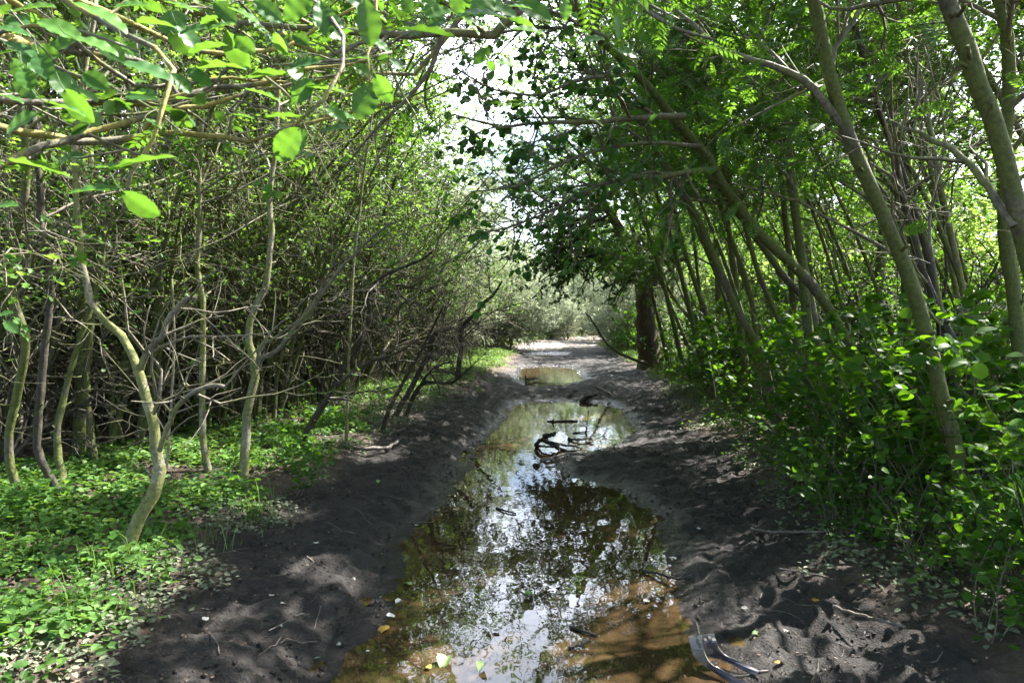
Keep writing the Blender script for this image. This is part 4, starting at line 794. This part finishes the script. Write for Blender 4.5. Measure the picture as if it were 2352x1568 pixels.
# ------------------------------------------------------------------ sticks
def stick(name, label, pts, r, mat='wet', seed=0, side=(), n=18, cat='stick', zz=None):
    """pts: (px, py, height above water)"""
    r_ = np.random.default_rng(seed); base = G(pts[0][0], pts[0][1], pts[0][2]); mb = MB()
    for q, (pp, rr) in enumerate([(pts, r)] + list(side)):
        w_ = [G(a, b_, h) for a, b_, h in pp]
        P, Rr = spline(w_, n, np.linspace(rr[0], rr[1], len(w_))); P[1:-1] += r_.normal(0, rr[0] * .25, (n - 2, 3)); P[:, 2] = np.maximum(P[:, 2], height(P[:, 0], P[:, 1]) + .002)
        V, Q, T = tube(P[None], Rr[None], 9, r_, True, .10); mb.add(V, Q, T); V2, Q2, T2 = tube(P[None, ::-1], Rr[None, ::-1], 9, r_, True, .10); mb.add(V2, Q2, T2)
    o = mb.build(name, M[mat], None, base, True); tag(o, label, cat); return o
cx_ = lambda l: [(1194 + .1172 * a, 949 + .1172 * b, h) for a, b, h in l]
stick('wet_branch', 'black looped wet branch arching out of the puddle beside its muddy right shore', cx_([(335, 650, .0), (345, 590, .06), (400, 520, .10), (470, 530, .10), (560, 560, .09), (690, 600, .08), (770, 670, .03), (900, 730, .01)]), (.026, .018), seed=1, cat='branch',
      side=[(cx_([(340, 640, .01), (480, 640, .05), (600, 655, .05), (700, 660, .04)]), (.014, .010)), (cx_([(700, 590, .08), (850, 610, .05), (1050, 640, .03), (1230, 680, .015)]), (.018, .008)), (cx_([(690, 600, .08), (710, 650, .06), (760, 700, .02)]), (.02, .014)), (cx_([(420, 520, .10), (440, 490, .13), (445, 470, .15)]), (.014, .003)), (cx_([(520, 560, .08), (555, 520, .1)]), (.005, .002))])
stick('log', 'short thick dark log poking up out of the water behind the looped branch', cx_([(490, 450, .0), (590, 430, .05), (700, 400, .07)]), (.026, .028), seed=2)
stick('wet_stick', 'flat dark bark strip floating in front of the green reflection', cx_([(1040, 385, .006), (1150, 372, .010), (1250, 362, .010), (1360, 350, .004)]), (.012, .003), seed=3)
stick('wet_branch', 'thin forked twig bent into a loop on the water right of the log', cx_([(950, 495, .01), (1040, 510, .02), (1200, 510, .03), (1330, 480, .04), (1400, 500, .04), (1440, 550, .02), (1370, 570, .01), (1280, 565, .01)]), (.014, .008), seed=4, cat='branch', side=[(cx_([(1330, 480, .04), (1450, 440, .03), (1590, 405, .02)]), (.008, .004)), (cx_([(960, 470, .04), (975, 520, .0)]), (.01, .008))])
stick('driftwood', 'reddish brown stick floating level across the far part of the long puddle', cx_([(540, 152, .006), (660, 150, .014), (800, 148, .012), (950, 147, .012), (1130, 146, .008)]), (.011, .016), 'wet', 5, side=[(cx_([(640, 150, .01), (665, 120, .06)]), (.012, .006))])
stick('wet_stick', 'long thin branch lying from the mud spit out into the water', cx_([(390, 915, .006), (540, 905, .02), (700, 850, .03), (950, 790, .05), (1100, 790, .06), (1300, 825, .06)]), (.022, .008), 'wood', 6)
stick('wet_stick', 'dark clod and short stub in the water below the looped branch', cx_([(285, 1020, .0), (330, 1010, .02), (385, 1025, .0)]), (.022, .016), seed=7)
stick('stick', 'short curved black stick on the mud saddle between the two puddles', [(1335, 921, .03), (1350, 910, .08), (1372, 906, .10)], (.035, .028), seed=8)
stick('stick', 'thin brown root arching over the mud saddle between the puddles', [(1365, 888, .10), (1385, 896, .12), (1405, 906, .10), (1412, 916, .06)], (.02, .012), 'wood', 9)
stick('wet_stick', 'small upright forked twig standing in the round puddle', [(1207, 888, 0), (1208, 876, .1), (1207, 862, .25)], (.02, .012), seed=10, side=[([(1208, 871, .06), (1222, 870, .06), (1237, 868, .05)], (.018, .01))])
stick('wet_stick', 'long thin twig lying across the round puddle', [(1225, 876, .01), (1255, 880, .02), (1300, 880, .02), (1325, 877, .02)], (.008, .005), seed=11)
stick('stick', 'bent grey branch lying on the left bank at the foot of the thin sapling', [(800, 1026, .26), (840, 1030, .27), (880, 1028, .25), (914, 1012, .24)], (.022, .014), 'wood', 12)
stick('stick', 'pale straight twig on the mud left of the puddle near the camera', [(618, 1447, .14), (640, 1436, .14), (662, 1424, .14)], (.003, .002), 'wood', 13)
stick('stick', 'thin dark stick pointing out of the right saplings onto the mud', [(1725, 1213, .14), (1770, 1222, .15), (1820, 1221, .18), (1890, 1222, .22)], (.011, .007), 'wood', 14)
stick('stick', 'long thin stick at the right edge of the mud near the camera', [(1790, 1305, .13), (1850, 1315, .14), (1920, 1330, .15)], (.005, .003), 'wood', 15)
stick('stick', 'brown stick at the foot of the nearest right saplings', [(1915, 1393, .15), (1950, 1405, .17), (2000, 1418, .18), (2080, 1440, .18)], (.010, .007), 'wood', 16)
stick('wet_stick', 'short black stick floating near the bottom of the puddle', [(1306, 1487, .008), (1335, 1478, .02), (1352, 1468, .03)], (.008, .007), seed=17)
stick('wet_stick', 'thin sunken stick right of the reflected sky', [(1310, 1440, .004), (1345, 1450, .01), (1370, 1458, .005)], (.008, .006), seed=18)
stick('wet_stick', 'tangle of wet twigs at the right waterline in the sun patch', [(1475, 1310, .01), (1520, 1318, .03), (1560, 1328, .05), (1590, 1325, .06)], (.009, .006), seed=19, side=[([(1520, 1318, .03), (1535, 1300, .06)], (.005, .002)), ([(1500, 1316, .02), (1530, 1340, .01)], (.005, .003)), ([(1560, 1328, .05), (1585, 1305, .1)], (.005, .003))])
stick('wet_stick', 'slim stick afloat in the upper middle of the long puddle', [(1140, 1166, .004), (1160, 1172, .012), (1185, 1179, .006)], (.008, .006), seed=20)
stick('log', 'fallen pale branch curving down to the yew foot on the right', [(1352, 732, 1.5), (1370, 752, 1.3), (1395, 790, .85), (1440, 820, .5), (1470, 830, .4), (1488, 836, .33)], (.02, .05), 'twig', 21, cat='branch')

# ------------------------------------------------------------------ speckled plastic fragment in the near right corner
def plasticmat():
    m, t, o = newmat('speckled_plastic'); tcn = t.nodes.new('ShaderNodeTexCoord')
    f = ramp(t, noise(t, 21, 1.5, tcn.outputs['Object'], .4), [(.545, (0, 0, 0)), (.56, (1, 1, 1))]); at = t.nodes.new('ShaderNodeAttribute'); at.attribute_name = 'var'
    a = t.nodes.new('ShaderNodeMixRGB'); t.links.new(f, a.inputs[0]); a.inputs[1].default_value = (.19, .172, .158, 1); a.inputs[2].default_value = (.07, .065, .07, 1)
    b_ = t.nodes.new('ShaderNodeMixRGB'); t.links.new(at.outputs['Fac'], b_.inputs[0]); t.links.new(a.outputs[0], b_.inputs[1]); b_.inputs[2].default_value = (.03, .03, .045, 1)
    p = t.nodes.new('ShaderNodeBsdfPrincipled'); t.links.new(b_.outputs[0], p.inputs['Base Color']); p.inputs['Roughness'].default_value = .38; t.links.new(p.outputs[0], o.inputs['Surface']); return m
M['plastic'] = plasticmat()
def fp(a, b_, h): return G(1531 + a * .1198, 1409 + b_ * .1198, h)
pb = fp(700, 700, .02); pf = thing('plastic_fragment', 'broken speckled grey plastic trim with two curved arms lying half in the puddle', 'plastic debris', pb)
def arm(name, L, Rt, dark):
    l = spline([fp(*p) for p in L], 22); r_ = spline([fp(*p) for p in Rt], 22); nn = nrm(np.cross(r_ - l, np.gradient(l, axis=0))); nn *= np.sign(nn[:, 2:3] + 1e-9)
    c_ = (l + r_) / 2 + nn * .006; tk = nn * .004; rows = [l, c_, r_, r_ - tk, c_ - tk, l - tk]; V = np.stack(rows, 1).reshape(-1, 3); Q = []
    for i in range(21):
        for j in range(6): Q.append((i * 6 + j, i * 6 + (j + 1) % 6, (i + 1) * 6 + (j + 1) % 6, (i + 1) * 6 + j))
    Q += [(0, 1, 4, 5), (1, 2, 3, 4), (126 + 5, 126 + 4, 126 + 1, 126), (126 + 4, 126 + 3, 126 + 2, 126 + 1)]
    mb = MB(); mb.add(V, np.array(Q), None, np.repeat(np.interp(np.linspace(0, 1, 22), [0, dark, min(1, dark + .12), 1], [0, 0, 1, 1]), 6)); o = mb.build(name, M['plastic'], pf, pb, False); return o
arm('arm', [(415, 430, .13), (455, 600, .10), (520, 790, .06), (640, 900, .035), (850, 1080, .02), (1080, 1230, .012), (1400, 1420, .010)], [(690, 400, .14), (700, 620, .11), (760, 800, .08), (860, 950, .06), (1020, 1050, .045), (1250, 1180, .035), (1560, 1330, .03)], .42)
arm('arm', [(690, 400, .14), (700, 560, .10), (715, 700, .06), (830, 800, .035), (1100, 890, .03), (1400, 1040, .025), (1720, 1180, .02)], [(910, 385, .14), (950, 520, .115), (1010, 650, .09), (1130, 780, .06), (1330, 880, .05), (1560, 990, .04), (1790, 1090, .03)], .30)
for a_, b_, c2 in ((700, 430, 0), (790, 400, 1), (860, 430, 2)):
    x0, y0, z0 = fp(a_ + 40, b_ + 60, .135); mb = MB(); s1, s2, s3 = .0075 + .002 * c2, .017, .008
    c8 = np.array([(x0 + i * s1, y0 + j * s2, z0 - .006 + k_ * s3) for k_ in (0, 1) for i, j in ((-1, -1), (1, -1), (1, 1), (-1, 1))]); c8[4:, :2] = c8[4:, :2] * .85 + np.array([x0, y0]) * .15
    mb.add(c8, np.array([(0, 3, 2, 1), (4, 5, 6, 7), (0, 1, 5, 4), (1, 2, 6, 5), (2, 3, 7, 6), (3, 0, 4, 7)])); mb.build('lug', M['plastic'], pf, pb)
# ------------------------------------------------------------------ gaps in the crowns that let the sun through
bpy.context.view_layer.update()
SD = np.array(sd); rng = np.random.default_rng(31)
SH = [(.95, 3.25, 0, .42), (.6, 3.0, 0, .36), (.75, 3.75, 0, .32), (1.05, 4.15, 0, .25), (-.35, 3.0, 0, .2), (1.75, 3.75, .1, .30), (2.05, 4.5, .1, .24), (1.5, 3.2, .1, .24), (-2.1, 3.5, .3, .42), (-2.15, 3.7, 1.3, .28), (-2.0, 3.6, .6, .24), (-2.1, 2.8, .3, .42), (-2.8, 3.9, .3, .42), (-2.1, 4.7, .3, .32), (-3.5, 4.3, .3, .5), (-2.3, 5.9, .3, .36), (-3.0, 6.1, .3, .4), (-2.0, 7.3, .3, .36), (-2.1, 10.5, .3, .45), (-1.9, 12.5, .3, .5), (-2.9, 3.2, .3, .4),
      (-2.05, 5.4, 1.5, .30), (-2.0, 5.4, 2.4, .28), (-2.1, 5.35, .7, .26), (-1.05, 3.9, .1, .26), (-1.6, 4.9, .2, .24), (-1.3, 6.9, .2, .3), (-3.4, 5.0, .3, .4), (2.1, 6.4, .2, .26), (2.4, 9.0, .2, .32), (1.6, 8.3, .1, .26), (-1.5, 9.3, .2, .34), (-2.6, 8.2, .3, .4), (1.3, 10.8, .1, .3),
      (2.2, 4.2, 2.6, .25), (2.6, 5.2, 1.8, .25), (2.9, 5.5, .6, .35), (3.2, 7.5, 1.6, .35), (-4.2, 6.6, 1.2, .4), (2.6, 3.6, .5, .25)]
SO = np.array([a[:3] for a in SH]); SR = np.array([a[3] for a in SH])
for o in [o for o in bpy.data.objects if o.name.split('.')[0] == 'crown']:
    me = o.data; m = me.get('m')
    if not m or o.matrix_world.translation.y > 24: continue
    nv = len(me.vertices); co_ = np.empty(nv * 3, np.float32); me.vertices.foreach_get('co', co_); co_ = co_.reshape(-1, 3)
    Mw = np.array(o.matrix_world); wc = (co_ @ Mw[:3, :3].T + Mw[:3, 3]).reshape(-1, m, 3).mean(1); hit = np.zeros(len(wc), bool)
    for o0, r0 in zip(SO, SR):
        rel = wc - o0; t_ = rel @ SD; dd_ = np.linalg.norm(rel - t_[:, None] * SD, axis=1); hit |= (t_ > .5) & (dd_ < r0 * (.75 + .55 * rng.uniform(0, 1, len(wc)))) & (rng.uniform(0, 1, len(wc)) < .96)
    if not hit.any() or hit.all(): continue
    keep = ~hit; npoly = len(me.polygons); pl = npoly // len(wc); nl_ = len(me.loops); li = np.empty(nl_, np.int32); me.loops.foreach_get('vertex_index', li); k_ = nl_ // npoly
    pat = li.reshape(len(wc), pl, k_)[keep] - (np.arange(len(wc)) * m)[keep][:, None, None] + (np.arange(keep.sum()) * m)[:, None, None]
    va = np.empty(nv, np.float32); me.attributes['var'].data.foreach_get('value', va)
    q_ = meshobj('tmp', co_.reshape(-1, m, 3)[keep].reshape(-1, 3), pat.reshape(-1, k_), mat=me.materials[0], var=va.reshape(-1, m)[keep].ravel(), smooth=me.polygons[0].use_smooth)
    o.data = q_.data; bpy.data.objects.remove(q_)
allo = [o for o in bpy.data.objects if o.parent is None and 'label' in o.keys() and o.get('kind') is None]
bl = [o['label'] for o in allo]; bpy.context.view_layer.update()
for o, l in zip(allo, number(bl, [(o.location.x, max(o.location.y, .3)) for o in allo])): o['label'] = l
print('TRIS', sum(len(m.polygons) for m in bpy.data.meshes), 'OBJ', len(bpy.data.objects))
